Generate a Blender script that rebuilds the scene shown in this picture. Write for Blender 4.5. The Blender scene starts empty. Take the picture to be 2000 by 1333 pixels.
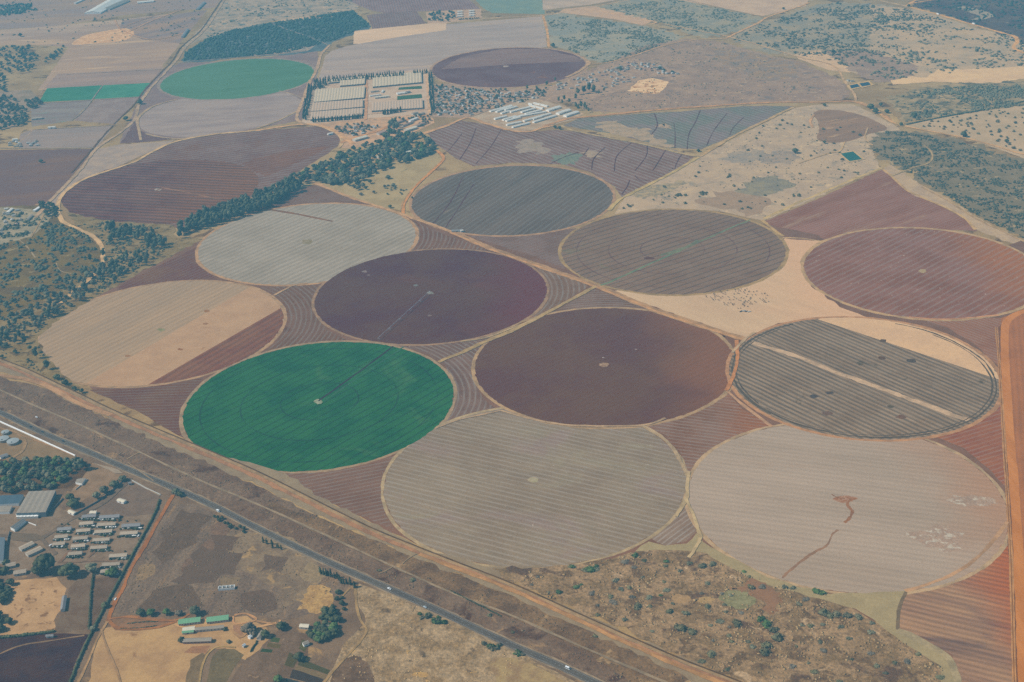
import bpy, bmesh, math, random
import numpy as np
from mathutils import Vector, Matrix
# ---------- camera, sky, sun, exposure ----------
F_PX, PITCH, ROLL, CAM_H = 2635.57, math.radians(25.9469), math.radians(-2.5506), 1000.0
_f = Vector((0, math.cos(PITCH), -math.sin(PITCH))); _R = Vector((1, 0, 0)); _U = _R.cross(_f)
CR = math.cos(ROLL)*_R + math.sin(ROLL)*_U; CU = -math.sin(ROLL)*_R + math.cos(ROLL)*_U; CF = _f
scene = bpy.context.scene
cam_d = bpy.data.cameras.new("camera"); cam = bpy.data.objects.new("camera", cam_d)
scene.collection.objects.link(cam); scene.camera = cam
cam.matrix_world = Matrix(((CR.x, CU.x, -CF.x, 0), (CR.y, CU.y, -CF.y, 0), (CR.z, CU.z, -CF.z, CAM_H), (0, 0, 0, 1)))
cam_d.sensor_width = 36; cam_d.lens = F_PX/2000*36; cam_d.clip_start = 1; cam_d.clip_end = 60000
SUN_EL, SUN_AZ = math.radians(44), math.atan2(-0.12, -1)   # where the sun stands: low in the west, picture left
world = bpy.data.worlds.new("World"); scene.world = world; world.use_nodes = True
nt = world.node_tree; bg = nt.nodes["Background"]
sky = nt.nodes.new("ShaderNodeTexSky"); sky.sky_type = 'NISHITA'; sky.sun_disc = False
sky.sun_elevation = SUN_EL; sky.sun_rotation = math.pi/2 - SUN_AZ
nt.links.new(sky.outputs[0], bg.inputs[0]); bg.inputs[1].default_value = 0.105
sun_d = bpy.data.lights.new("sun", 'SUN'); sun_d.energy = 5.0; sun_d.angle = math.radians(0.53); sun_d.color = (1.0, 0.94, 0.845)
sun = bpy.data.objects.new("sun", sun_d); scene.collection.objects.link(sun)
sun.rotation_euler = Vector((math.cos(SUN_EL)*math.cos(SUN_AZ), math.cos(SUN_EL)*math.sin(SUN_AZ), math.sin(SUN_EL))).to_track_quat('Z', 'Y').to_euler()
sun.location = (-3000, 2000, 3000)
vs = scene.view_settings; vs.view_transform = 'Standard'; vs.look = 'None'; vs.exposure = 0.08; vs.gamma = 1.0; vs.use_curve_mapping = False
HAZE_D = 1.25e-4; HAZE_C = (0.21, 0.62, 0.84)
def haze_box():
    me = bpy.data.meshes.new("haze"); bm = bmesh.new()
    bmesh.ops.create_cube(bm, size=1)
    bmesh.ops.scale(bm, vec=(24000, 24000, 1016), verts=bm.verts); bmesh.ops.translate(bm, vec=(0, 6000, 506.5), verts=bm.verts)
    bm.to_mesh(me); bm.free()
    o = bpy.data.objects.new("haze", me); scene.collection.objects.link(o); o["kind"] = "stuff"
    m = bpy.data.materials.new("haze_air"); m.use_nodes = True; t = m.node_tree
    t.nodes.remove(t.nodes["Principled BSDF"])
    v = t.nodes.new("ShaderNodeVolumePrincipled"); v.inputs["Color"].default_value = (*HAZE_C, 1); v.inputs["Density"].default_value = HAZE_D
    v.inputs["Anisotropy"].default_value = 0.0
    t.links.new(v.outputs[0], t.nodes["Material Output"].inputs["Volume"]); me.materials.append(m)
    return o
scene.cycles.use_denoising = False

# ---------- helpers ----------
rnd = random.Random(7); nr = np.random.default_rng(7)
COL = scene.collection
def G(x, y, z=0.0):
    """the point of the level plain (metres) that a spot of the survey photograph shows"""
    d = CR*float((x-1000)/F_PX)-CU*float((y-666.5)/F_PX)+CF
    t = (z-CAM_H)/d.z
    return Vector((d.x*t, d.y*t, z))
def G2(p): v = G(*p); return (v.x, v.y)
A0 = (1.06, 1.141, 1.225); HZ = (0.1015, 0.308, 0.437); KZ = (1.21e-4, 1.262e-4, 1.283e-4)
def lin1(c): c /= 255.0; return c/12.92 if c < 0.04045 else ((c+0.055)/1.055)**2.4
def alb(rgb, p):
    """real reflectance of a surface that looks rgb through the haze, seen at plan position p"""
    D = math.sqrt(p[0]**2+p[1]**2+CAM_H**2); o = []
    r, g, b_ = rgb; m = max(0.0, (r+b_)/2-g); far = min(1.0, max(0.0, (D-2400)/1500))
    wa = (1-far)*min(7.0, max(0.0, (r-b_)*0.16))          # near warm ground gets a little more blue
    lu = (r+g+b_)/3; k = 1.0; b_ -= m*0.5*(1-far*0.6)          # bare soils are greyer than they first look
    r, g, b_ = (lu+(v-lu)*k for v in (r, g, b_))
    rgb = (r+4*far, g+(0.15+0.4*far)*m+4*far+wa*0.3, b_+2*far+wa)
    for i in range(3):
        v = (lin1(rgb[i])-HZ[i]*(1-math.exp(-KZ[i]*D)))/(A0[i]*math.exp(-KZ[i]*D))
        o.append(min(0.85, max(0.005, v)))
    return tuple(o)
def setp(o, label=None, cat=None, group=None, kind=None):
    if label: o["label"] = label
    if cat: o["category"] = cat
    if group: o["group"] = group
    if kind: o["kind"] = kind
    return o
def link(name, me, mat=None, parent=None, loc=None, rz=None):
    o = bpy.data.objects.new(name, me); COL.objects.link(o)
    if mat is not None and me is not None and not len(me.materials): me.materials.append(mat)
    if parent is not None: o.parent = parent
    if loc is not None: o.location = loc
    if rz is not None: o.rotation_euler = (0, 0, rz)
    return o
def mesh(name, V, F):
    me = bpy.data.meshes.new(name); me.from_pydata([tuple(v) for v in V], [], F); me.update(); return me
def npmesh(name, V, F):
    """V (n,3), F (m,k) with one polygon size"""
    V = np.asarray(V, np.float32); F = np.asarray(F, np.int32); me = bpy.data.meshes.new(name)
    me.vertices.add(len(V)); me.vertices.foreach_set("co", V.ravel())
    me.loops.add(F.size); me.loops.foreach_set("vertex_index", F.ravel())
    me.polygons.add(len(F)); me.polygons.foreach_set("loop_start", np.arange(0, F.size, F.shape[1], dtype=np.int32))
    me.update(calc_edges=True); me.validate(); return me

# ---------- node materials ----------
class NB:
    def __init__(s, name, rough=0.95, spec=0.15):
        s.m = bpy.data.materials.new(name); s.m.use_nodes = True; s.t = s.m.node_tree; s.b = s.t.nodes["Principled BSDF"]
        s.b.inputs["Roughness"].default_value = rough; s.b.inputs["Specular IOR Level"].default_value = spec
    def n(s, typ, ins=None, **kw):
        nd = s.t.nodes.new(typ)
        for k, v in kw.items(): setattr(nd, k, v)
        for k, v in (ins or {}).items(): s.put(nd.inputs[k], v)
        return nd
    def put(s, sock, v):
        if hasattr(v, "default_value") and hasattr(v, "links"): s.t.links.new(v, sock)
        else: sock.default_value = v
    def math(s, op, a, b=None, c=None, clamp=False):
        nd = s.t.nodes.new("ShaderNodeMath"); nd.operation = op; nd.use_clamp = clamp
        for i, v in enumerate((a, b, c)):
            if v is not None: s.put(nd.inputs[i], v)
        return nd.outputs[0]
    def vmath(s, op, a, b=None):
        nd = s.t.nodes.new("ShaderNodeVectorMath"); nd.operation = op; s.put(nd.inputs[0], a)
        if b is not None: s.put(nd.inputs[1], b)
        return nd
    def noise(s, vec, scale, detail=3.0, rough=0.55, dist=0.0):
        nd = s.n("ShaderNodeTexNoise", {"Vector": vec, "Scale": scale, "Detail": detail, "Roughness": rough, "Distortion": dist}); return nd.outputs[0]
    def mr(s, v, a, b, c=0.0, d=1.0, smooth=True):
        nd = s.n("ShaderNodeMapRange", {0: v, 1: a, 2: b, 3: c, 4: d}); nd.clamp = True
        if smooth: nd.interpolation_type = 'SMOOTHSTEP'
        return nd.outputs[0]
    def mix(s, f, a, b):
        nd = s.t.nodes.new("ShaderNodeMix"); nd.data_type = 'RGBA'
        s.put(nd.inputs[0], f); s.put(nd.inputs[6], a); s.put(nd.inputs[7], b); return nd.outputs[2]
    def scale(s, col, f):
        nd = s.vmath('SCALE', col); s.put(nd.inputs[3], f); return nd.outputs[0]
def rgba(c): return (c[0], c[1], c[2], 1.0)
def ground_mat(name, c, c2=None, ns=70, grain=0.16, rows=None, spots=None, grad=None, patch=None, stretch=None, rings=None, bump=0.0, gs=2.6, thr=(0.38, 0.64)):
    """rows=(kind, dir|centre, spacing, amp, style)  spots=(colour, amount, size)  grad=(colour, x0, x1)
       patch=(colour, size, lo, hi)  rings=(centre, [radii], colour)"""
    b = NB(name); sd = rnd.uniform(-900, 900)
    P = b.n("ShaderNodeNewGeometry").outputs["Position"]
    Q = b.vmath('ADD', P, (sd, -sd*0.7, sd*0.3)).outputs[0]
    c2 = c2 or tuple(v*0.85 for v in c)
    if stretch:                                   # (dx, dy) streaks of mottling along a direction
        dx, dy = stretch; L = math.hypot(dx, dy); dx /= L; dy /= L
        u = b.vmath('DOT_PRODUCT', Q, (dx, dy, 0)).outputs["Value"]; v = b.vmath('DOT_PRODUCT', Q, (-dy, dx, 0)).outputs["Value"]
        SV = b.n("ShaderNodeCombineXYZ", {0: b.math('MULTIPLY', u, 0.22), 1: v, 2: 0.0}).outputs[0]
    else: SV = Q
    n1 = b.noise(SV, 1/ns, 6, 0.62)
    col = b.mix(b.mr(n1, *thr), rgba(c), rgba(c2))
    if patch:
        for k in range(0, len(patch), 4):
            pc, ps, lo, hi = patch[k:k+4]
            col = b.mix(b.mr(b.noise(b.vmath('ADD', SV, (311.0+77*k, 17.0, 5.0)).outputs[0], 1/ps, 5, 0.6, 0.6), lo, hi), col, rgba(pc))
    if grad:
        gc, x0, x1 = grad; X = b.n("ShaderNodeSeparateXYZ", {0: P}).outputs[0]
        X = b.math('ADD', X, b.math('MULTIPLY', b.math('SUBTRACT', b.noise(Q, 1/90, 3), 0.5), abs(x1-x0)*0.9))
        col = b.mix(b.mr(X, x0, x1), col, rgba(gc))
    wr = None
    bri = b.math('ADD', 1.0, b.math('MULTIPLY', b.math('SUBTRACT', b.noise(SV, 1/(ns*0.22), 4, 0.6), 0.5), grain*1.6))
    if rows:
        kind, d, sp, amp, style = rows
        if kind == 'lin':
            L = math.hypot(*d); d = (d[0]/L, d[1]/L)
            u = b.vmath('DOT_PRODUCT', P, (-d[1], d[0], 0)).outputs["Value"]; v = b.vmath('DOT_PRODUCT', P, (d[0], d[1], 0)).outputs["Value"]
        else:
            u = b.n("ShaderNodeVectorMath", {0: P, 1: (d[0], d[1], 0)}, operation='DISTANCE').outputs["Value"]
            v = b.math('MULTIPLY', b.noise(P, 1/120, 1), 200.0)
        wob = b.math('MULTIPLY', b.math('SUBTRACT', b.noise(Q, 1/70, 2), 0.5), 0.4)
        uu = b.math('ADD', b.math('DIVIDE', u, sp), wob)
        sn = b.math('SINE', b.math('MULTIPLY', uu, 2*math.pi))
        RV = b.n("ShaderNodeCombineXYZ", {0: b.math('MULTIPLY', uu, 2.1), 1: b.math('DIVIDE', v, 190.0), 2: sd}).outputs[0]
        st = b.math('SUBTRACT', b.noise(RV, 1.0, 3, 0.65), 0.5)
        brk = b.mr(b.noise(Q, 1/26, 3, 0.6), 0.3, 0.62, 0.45, 1.0)
        if style == 'thin':      # narrow dark wheelings
            s1 = b.math('POWER', b.math('MULTIPLY', b.math('ADD', sn, 1.0), 0.5), 14.0)
            mod = b.math('SUBTRACT', b.math('MULTIPLY', st, amp*0.9), b.math('MULTIPLY', b.math('MULTIPLY', s1, b.mr(brk, 0, 1, 0.35, 1)), amp*1.7))
        elif style == 'light':   # pale stubble windrows
            s1 = b.math('POWER', b.math('MULTIPLY', b.math('ADD', sn, 1.0), 0.5), 4.0)
            mod = b.math('SUBTRACT', b.math('MULTIPLY', st, amp*1.3), amp*0.06); wr = b.math('MULTIPLY', b.math('MULTIPLY', s1, brk), min(0.9, amp*1.25))
        else:                    # soft alternating bands
            mod = b.math('ADD', b.math('MULTIPLY', st, amp*1.6), b.math('MULTIPLY', b.math('MULTIPLY', sn, b.mr(brk, 0, 1, 0.4, 1)), amp*0.6))
        bri = b.math('ADD', bri, mod)
    g = b.math('SUBTRACT', b.noise(Q, 1/gs, 2, 0.7), 0.5)
    bri = b.math('MULTIPLY', bri, b.math('ADD', 1.0, b.math('MULTIPLY', g, grain*3.2)))
    col = b.scale(col, b.math('MAXIMUM', bri, 0.15))
    if wr is not None:
        L_ = (c[0]+c[1]+c[2])/3; col = b.mix(wr, col, rgba((L_*2.15+.03, L_*1.8+.015, L_*1.45)))
    if spots:
        sc, amt, ss = spots
        col = b.mix(b.mr(b.noise(Q, 1/ss, 2, 0.5), 0.76-amt, 0.80-amt), col, rgba(sc))
    if rings:
        rc, rr, rcol = rings
        d = b.n("ShaderNodeVectorMath", {0: P, 1: (rc[0], rc[1], 0)}, operation='DISTANCE').outputs["Value"]
        for r in rr:
            e = b.math('ABSOLUTE', b.math('SUBTRACT', d, r))
            col = b.mix(b.math('MULTIPLY', b.mr(e, 0.7, 1.7, 1.0, 0.0), b.mr(b.noise(Q, 1/45, 3), 0.32, 0.6, 0.08, 0.55)), col, rgba(rcol))
    b.put(b.b.inputs["Base Color"], col)
    if bump:
        bp = b.n("ShaderNodeBump", {"Strength": 0.9, "Distance": bump, "Height": b.noise(Q, 1/5.0, 4, 0.6)})
        b.put(b.b.inputs["Normal"], bp.outputs[0])
    return b.m
def flat_mat(name, c, var=0.15, s=0.6, rough=0.7, spec=0.3, corr=None, rnd_obj=0.0):
    b = NB(name, rough, spec)
    tc = b.n("ShaderNodeTexCoord").outputs["Object"]
    f = b.math('ADD', 1.0, b.math('MULTIPLY', b.math('SUBTRACT', b.noise(tc, s, 5, 0.65), 0.5), var*2.2))
    if corr:
        w = b.n("ShaderNodeTexWave", {"Vector": tc, "Scale": corr, "Distortion": 0.4}); f = b.math('MULTIPLY', f, b.mr(w.outputs["Fac"], 0, 1, 0.9, 1.06))
    if rnd_obj:
        f = b.math('MULTIPLY', f, b.mr(b.n("ShaderNodeObjectInfo").outputs["Random"], 0, 1, 1-rnd_obj, 1+rnd_obj, False))
    b.put(b.b.inputs["Base Color"], b.scale(rgba(c)[:3], f)); return b.m
def leaf_mat(name, c, c2, s=0.16):
    b = NB(name, 0.8, 0.12); c, c2 = ((v[0]*1.05, v[1], v[2]*0.8) for v in (c, c2))
    P = b.n("ShaderNodeNewGeometry").outputs["Position"]; oi = b.n("ShaderNodeObjectInfo").outputs["Random"]
    col = b.mix(b.mr(b.noise(P, s, 4, 0.7), 0.36, 0.62), rgba(c), rgba(c2))
    col = b.scale(col, b.math('MULTIPLY', b.mr(oi, 0, 1, 0.72, 1.3, False), b.mr(b.noise(P, 1.4, 2), 0.3, 0.7, 0.7, 1.3)))
    b.put(b.b.inputs["Base Color"], col); return b.m

# ---------- plan geometry ----------
LAYERS = []
def nextz(pts, step=0.006):
    """height of a new sheet: one thin step above every earlier sheet whose bounds it meets"""
    a = np.array([(p[0], p[1]) for p in pts]); x0, y0 = a.min(0)-3; x1, y1 = a.max(0)+3
    z = 0.02
    for b_ in LAYERS:
        if b_[0] < x1 and b_[2] > x0 and b_[1] < y1 and b_[3] > y0: z = max(z, b_[4]+step)
    LAYERS.append((x0, y0, x1, y1, z)); return z
def smooth(pts, n=6, closed=True):
    P = [np.array(p, float) for p in pts]; m = len(P); out = []
    for i in range(m if closed else m-1):
        p0, p1, p2, p3 = (P[(i-1) % m], P[i], P[(i+1) % m], P[(i+2) % m]) if closed else (P[max(i-1, 0)], P[i], P[i+1], P[min(i+2, m-1)])
        for k in range(n):
            t = k/n; out.append(0.5*((2*p1)+(-p0+p2)*t+(2*p0-5*p1+4*p2-p3)*t*t+(-p0+3*p1-3*p2+p3)*t**3))
    if not closed: out.append(P[-1])
    return out
def rough(poly, amp, seg=12.0):
    """break a clean outline up: resample and push the points in and out"""
    out = []; m = len(poly); ph = rnd.uniform(0, 99)
    for i in range(m):
        a = np.array(poly[i], float); b_ = np.array(poly[(i+1) % m], float); L = np.linalg.norm(b_-a)
        k = max(1, int(L/seg)); nrm = np.array([-(b_-a)[1], (b_-a)[0]])/(L+1e-9)
        for j in range(k):
            out.append(a+(b_-a)*j/k+nrm*rnd.gauss(0, amp))
    return out
def sheet(name, poly, mat, kind="structure", z=None):
    z = nextz(poly) if z is None else z
    bm = bmesh.new(); vs_ = [bm.verts.new((p[0], p[1], z)) for p in poly]
    f = bm.faces.new(vs_); f.normal_update()
    if f.normal.z < 0: f.normal_flip()
    bmesh.ops.triangulate(bm, faces=[f]); me = bpy.data.meshes.new(name); bm.to_mesh(me); bm.free()
    o = link(name, me, mat); o["kind"] = kind; return o
def cen(poly): a = np.array([(p[0], p[1]) for p in poly]); return a.mean(0)
def pdir(p, d):
    a = G(*p); b_ = G(p[0]+d[0], p[1]+d[1]); return (b_.x-a.x, b_.y-a.y)
def AB(c, at):
    return None if c is None else alb(c, at)
def fld(px, c, c2=None, name="field", sm=False, rg=1.2, rows=None, spots=None, grad=None, patch=None, stretch=None, world=False, label=None, **kw):
    """a piece of ground whose outline and look were read off the photograph"""
    if sm: px = smooth(px, 5)
    w = px if world else [G2(p) for p in px]
    at = cen(w)
    if rows and rows[0] == 'lin': rows = ('lin', pdir(rows[1], rows[2]))+tuple(rows[3:])
    if spots: spots = (alb(spots[0], at),)+tuple(spots[1:])
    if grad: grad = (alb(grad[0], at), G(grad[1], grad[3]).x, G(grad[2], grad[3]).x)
    if patch: patch = tuple(alb(v, at) if i % 4 == 0 else v for i, v in enumerate(patch))
    if stretch: stretch = pdir(*stretch)
    m = ground_mat(name+"_ground", alb(c, at), AB(c2, at), rows=rows, spots=spots, grad=grad, patch=patch, stretch=stretch, **kw)
    if rg: w = rough(w, rg)
    o = sheet(name, w, m)
    return o
def ribbon(name, pts, wid, mat, jit=0.12, sm=True, closed=False, world=False, z=None, kind="structure", n=8, seg=6.0):
    w = [np.array(p, float) for p in pts] if world else [np.array(G2(p)) for p in pts]
    if sm: w = smooth(w, n, closed)
    # resample
    R_ = []; m = len(w); rng = m if closed else m-1
    for i in range(rng):
        a, b_ = w[i], w[(i+1) % m]; L = np.linalg.norm(b_-a); k = max(1, int(L/seg))
        for j in range(k): R_.append(a+(b_-a)*j/k)
    if not closed: R_.append(w[-1])
    w = R_; m = len(w); z = nextz(w) if z is None else z; V = []; F = []
    s1 = s2 = 0.0
    for i in range(m):
        t = (w[(i+1) % m]-w[i-1]) if closed else (w[min(i+1, m-1)]-w[max(i-1, 0)])
        t = t/(np.linalg.norm(t)+1e-9); nrm = np.array([-t[1], t[0]])
        s1 = 0.7*s1+0.3*rnd.gauss(0, 1)*1.6; s2 = 0.7*s2+0.3*rnd.gauss(0, 1)*1.6
        a = w[i]+nrm*wid/2*(1+jit*s1); b_ = w[i]-nrm*wid/2*(1+jit*s2)
        V += [(a[0], a[1], z), (b_[0], b_[1], z)]
    for i in range(m if closed else m-1):
        j = (i+1) % m; F.append((2*i, 2*i+1, 2*j+1, 2*j))
    if name in ("asphalt_road", "earth_road", "dirt_track", "field_track", "service_track", "railway_ballast"): q_ = np.array(w); ROADS.append((wid, q_, q_.min(0), q_.max(0)))
    o = link(name, mesh(name, V, F), mat); o["kind"] = kind; return o
def track(px, wid, c, name="dirt_track", verge=None, vw=2.0, world=False, closed=False, at=None, **kw):
    """an earth track with two paler wheel lines; verge = colour of the rough strip beside it"""
    q = at or (cen(px) if world else cen([G2(p) for p in px]))
    if verge:
        ribbon("track_verge", px, wid*vw, gm("verge", verge, q), 0.22, world=world, closed=closed)
    return ribbon(name, px, wid, gm("earth", c, q), 0.14, world=world, closed=closed, **kw)
_gm = {}
def gm(tag, c, q):
    """share earth materials between tracks that look alike and lie at a like distance"""
    D = math.hypot(q[0], q[1]); key = (tag, c, int(D/350))
    if key not in _gm: _gm[key] = ground_mat(tag+"_ground", alb(c, q), tuple(v*0.66 for v in alb(c, q)), ns=22, grain=0.16)
    return _gm[key]
def disc(c, r, n=150, amp=0.5):
    return [(c[0]+(r+rnd.gauss(0, amp))*math.cos(2*math.pi*i/n), c[1]+(r+rnd.gauss(0, amp))*math.sin(2*math.pi*i/n)) for i in range(n)]
def clip(poly, a, b_, keep_point):
    """the part of poly on keep_point's side of the line a-b (all given as photo spots except poly)"""
    A = np.array(G2(a)); B = np.array(G2(b_)); K = np.array(G2(keep_point)); n_ = np.array([-(B-A)[1], (B-A)[0]])
    if np.dot(K-A, n_) < 0: n_ = -n_
    out = []; m = len(poly)
    for i in range(m):
        p = np.array(poly[i], float); q = np.array(poly[(i+1) % m], float); dp = np.dot(p-A, n_); dq = np.dot(q-A, n_)
        if dp >= 0: out.append(tuple(p))
        if dp*dq < 0: out.append(tuple(p+(q-p)*dp/(dp-dq)))
    return out
def inside(poly, x, y):
    c = False; m = len(poly); j = m-1
    for i in range(m):
        xi, yi = poly[i][0], poly[i][1]; xj, yj = poly[j][0], poly[j][1]
        if (yi > y) != (yj > y) and x < (xj-xi)*(y-yi)/(yj-yi+1e-12)+xi: c = not c
        j = i
    return c
ROADS = []
def off_road(x, y, gap=2.5):
    for w, a, lo, hi in ROADS:
        if x < lo[0]-15 or x > hi[0]+15 or y < lo[1]-15 or y > hi[1]+15: continue
        if np.min(np.hypot(a[:, 0]-x, a[:, 1]-y)) < w/2+gap: return False
    return True
from mathutils import noise as mnoise
def scatter(px, n, mind=0.0, world=False, clear=False, clump=0.0):
    """n random plan positions inside an outline, at least mind metres apart"""
    w = px if world else [G2(p) for p in px]; a = np.array([(p[0], p[1]) for p in w]); lo, hi = a.min(0), a.max(0); out = []; tries = 0
    while len(out) < n and tries < n*60:
        tries += 1; x = rnd.uniform(lo[0], hi[0]); y = rnd.uniform(lo[1], hi[1])
        if not inside(w, x, y): continue
        if clump and rnd.random() > max(0.03, 0.5+2.6*mnoise.noise((x/clump, y/clump, 3.7))+1.2*mnoise.noise((x/clump*2.7, y/clump*2.7, 9.1))): continue
        if clear and not off_road(x, y): continue
        if mind and any((x-q[0])**2+(y-q[1])**2 < mind*mind for q in out): continue
        out.append((x, y))
    return out

# ---------- terrain ----------
HZP = (0.0, 2200.0)
gmm = ground_mat("terrain_ground", alb((138, 128, 112), (0, 2600)), alb((160, 146, 120), (0, 2600)), ns=160, grain=0.18,
                 patch=(alb((104, 104, 104), (0, 2600)), 60, 0.56, 0.66), bump=0.6)
me = mesh("ground", [(-10000, -3500, 0), (10000, -3500, 0), (10000, 16500, 0), (-10000, 16500, 0)], [(0, 1, 2, 3)])
o = link("ground", me, gmm); o["kind"] = "structure"

CI = dict(green=((-306.0, 1870.5), 210.6), dark1=((-145.1, 2270.5), 212.5), dark2=((149.4, 1959.0), 211.7), stripe=((319.6, 2431.5), 215.9),
          lgrey=((-404.9, 2558.9), 219.0), rpurp=((758.9, 2275.6), 211.6), bot=((22.7, 1612.1), 210.1), tgreen=((-762.6, 3884.8), 224.0),
          tpurp=((26.4, 3878.8), 224.6), gtop=((14.0, 2759.4), 217.1), br=((435.6, 1525.3), 208.2), tan=((-617.6, 2164.5), 213.6), rs=((549.3, 1882.0), 207.2))
# -- far left: small farms --
fld([(-60, 60), (110, 52), (240, 30), (420, 15), (430, 0), (420, -40), (-80, -40)], (128, 134, 146), (142, 140, 142), ns=120, stretch=((150, 60), (60, -4)))
fld([(-60, 62), (60, 55), (225, 40), (330, 28), (330, 45), (200, 62), (70, 72), (-60, 84)], (158, 152, 150), (140, 138, 145), ns=120, stretch=((150, 60), (60, -4)))
fld([(-60, 84), (130, 66), (300, 60), (352, 86), (300, 150), (200, 170), (75, 176), (135, 92), (60, 88), (-60, 90)], (152, 143, 142), (140, 134, 142), ns=90, stretch=((220, 100), (60, -4)), patch=((166, 155, 145), 60, 0.55, 0.7))
fld([(240, 40), (330, 30), (405, 20), (350, 85), (280, 78), (232, 60)], (122, 128, 142), (140, 134, 140), ns=60, stretch=((320, 60), (60, -14)))
fld([(140, 87), (165, 70), (200, 62), (245, 56), (262, 66), (240, 80), (180, 86)], (188, 162, 148), (165, 140, 138), ns=16, name="bare_earth", sm=True, patch=((205, 185, 168), 10, 0.55, 0.7))
fld([(-60, 180), (60, 176), (82, 200), (70, 206), (25, 250), (-60, 262)], (140, 138, 138), (120, 128, 130), ns=30)
fld([(62, 200), (112, 145), (320, 132), (292, 162), (88, 173)], (143, 134, 142), (132, 128, 140), ns=60, stretch=((200, 150), (60, -4)))
fld([(76, 200), (92, 173), (200, 167), (181, 195)], (66, 128, 128), (72, 132, 130), ns=50, rg=0.5, name="crop_field", label="g")
fld([(183, 194), (202, 167), (300, 162), (276, 189)], (78, 138, 134), (70, 132, 130), ns=40, rg=0.5, name="crop_field", label="g")
fld([(60, 212), (88, 201), (182, 195), (142, 236), (62, 248)], (128, 136, 142), (118, 124, 136), ns=40, stretch=((120, 220), (60, -3)), patch=((104, 140, 140), 30, 0.6, 0.7))
fld([(145, 236), (186, 194), (272, 190), (226, 243)], (124, 122, 136), (134, 132, 142), ns=40, rows=('lin', (200, 220), (60, -4), 9, 0.16, 'soft'))
fld([(40, 262), (62, 254), (222, 246), (190, 288), (36, 290)], (130, 132, 140), (140, 136, 142), ns=60, stretch=((120, 265), (60, -3)))
fld([(-80, 294), (188, 291), (140, 345), (95, 400), (-80, 412)], (106, 104, 122), (116, 108, 120), ns=60, stretch=((90, 340), (60, -6)), rows=('lin', (60, 340), (60, -6), 7, 0.12, 'soft'))
# -- between the two far circles and the long diagonal road --
fld([(440, 2), (700, -30), (700, 18), (540, 40), (450, 60), (395, 78), (355, 95)], (150, 150, 148), (128, 138, 142), ns=45, patch=((100, 128, 140), 30, 0.55, 0.62, (172, 160, 148), 40, 0.6, 0.7), name="scrubland")
fld([(275, 190), (312, 140), (350, 124), (450, 120), (622, 100), (618, 150), (590, 235), (520, 248), (430, 266), (345, 272), (268, 262), (232, 281)], (118, 116, 134), (128, 122, 136), ns=50)
fld([(268, 238), (275, 222), (300, 208), (345, 195), (400, 193), (480, 188), (545, 180), (582, 192), (592, 206), (570, 226), (520, 245), (430, 262), (360, 268), (300, 262), (275, 250)], (146, 142, 148), (132, 130, 142), ns=45, sm=True, stretch=((430, 225), (60, -4)), patch=((118, 118, 134), 40, 0.62, 0.74))
fld([(235, 281), (264, 238), (272, 255), (300, 266), (345, 271), (300, 277)], (100, 98, 122), (108, 104, 124), ns=40, rows=('lin', (270, 265), (60, -10), 7, 0.2, 'soft'))
fld(disc(*CI["tgreen"]), (86, 133, 130), (80, 128, 126), world=True, name="crop_field", ns=60, rg=0, grain=0.1, stretch=((440, 150), (60, -6)), gs=5)
# scrub between road and curve
fld([(90, 402), (190, 292), (232, 283), (300, 279), (340, 274), (330, 280), (260, 312), (210, 335), (150, 360), (120, 395), (100, 430)], (142, 140, 142), (156, 148, 142), ns=35, sm=False, patch=((176, 165, 148), 20, 0.62, 0.72))
# upper left striped field and the dark purple circle
fld([(200, 345), (262, 318), (340, 278), (420, 262), (520, 255), (625, 246), (655, 258), (665, 272), (660, 286), (640, 300), (600, 325), (560, 350), (500, 380), (440, 420), (400, 440), (345, 445), (280, 440), (200, 400)], (117, 107, 122), (108, 98, 116), ns=60, rows=('lin', (450, 290), (60, -9), 16, 0.45, 'light'), patch=((112, 98, 112), 90, 0.55, 0.64))
fld([(470, 318), (560, 295), (650, 285), (600, 310), (520, 345), (495, 335)], (118, 100, 112), (108, 96, 112), ns=60, rows=('lin', (450, 290), (60, -11), 16, 0.3, 'light'))
LP = (-745.0, 2870.0)
lp_px = [(120, 395), (126, 378), (145, 358), (180, 342), (225, 328), (290, 317), (360, 312), (430, 316), (475, 325), (500, 342), (505, 358), (495, 378), (460, 405), (400, 425), (340, 436), (290, 438), (230, 434), (180, 430), (140, 418)]
fld(lp_px, (104, 98, 116), (94, 90, 110), sm=True, ns=70, rows=('lin', (300, 380), (60, 3.2), 17, 0.5, 'soft'), name="circular_field", grad=((112, 100, 112), 200, 460, 400))
# -- far top middle --
fld([(355, 122), (362, 104), (400, 78), (445, 62), (500, 49), (560, 40), (620, 30), (690, 20), (724, 50), (722, 58), (690, 68), (650, 82), (634, 100), (560, 108), (470, 112), (400, 122)], (80, 116, 134), (92, 124, 138), name="woodland_floor", ns=40, rg=3, patch=((112, 134, 140), 26, 0.6, 0.72))
fld([(495, 110), (500, 100), (560, 95), (620, 88), (600, 100), (540, 108)], (150, 148, 146), (110, 130, 140), ns=12, rg=2)
fld([(540, 40), (600, 32), (645, 30), (650, 33), (600, 38), (560, 46)], (168, 158, 150), (150, 148, 148), ns=20, rg=2)
fld([(668, -30), (680, 2), (722, 20), (755, 27), (840, 22), (938, 18), (915, -2), (905, -30)], (124, 122, 142), (116, 114, 136), ns=50, rows=('lin', (800, 8), (10, 30), 9, 0.3, 'soft'))
fld([(715, 30), (760, 25), (812, 21), (832, 46), (780, 52), (728, 57)], (118, 118, 136), (112, 112, 132), ns=30, rows=('lin', (780, 40), (6, 20), 8, 0.3, 'soft'))
fld([(905, -40), (930, 2), (945, 18), (962, 26), (1065, 28), (1060, 5), (1040, -40)], (108, 140, 146), (116, 144, 146), ns=40)
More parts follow.
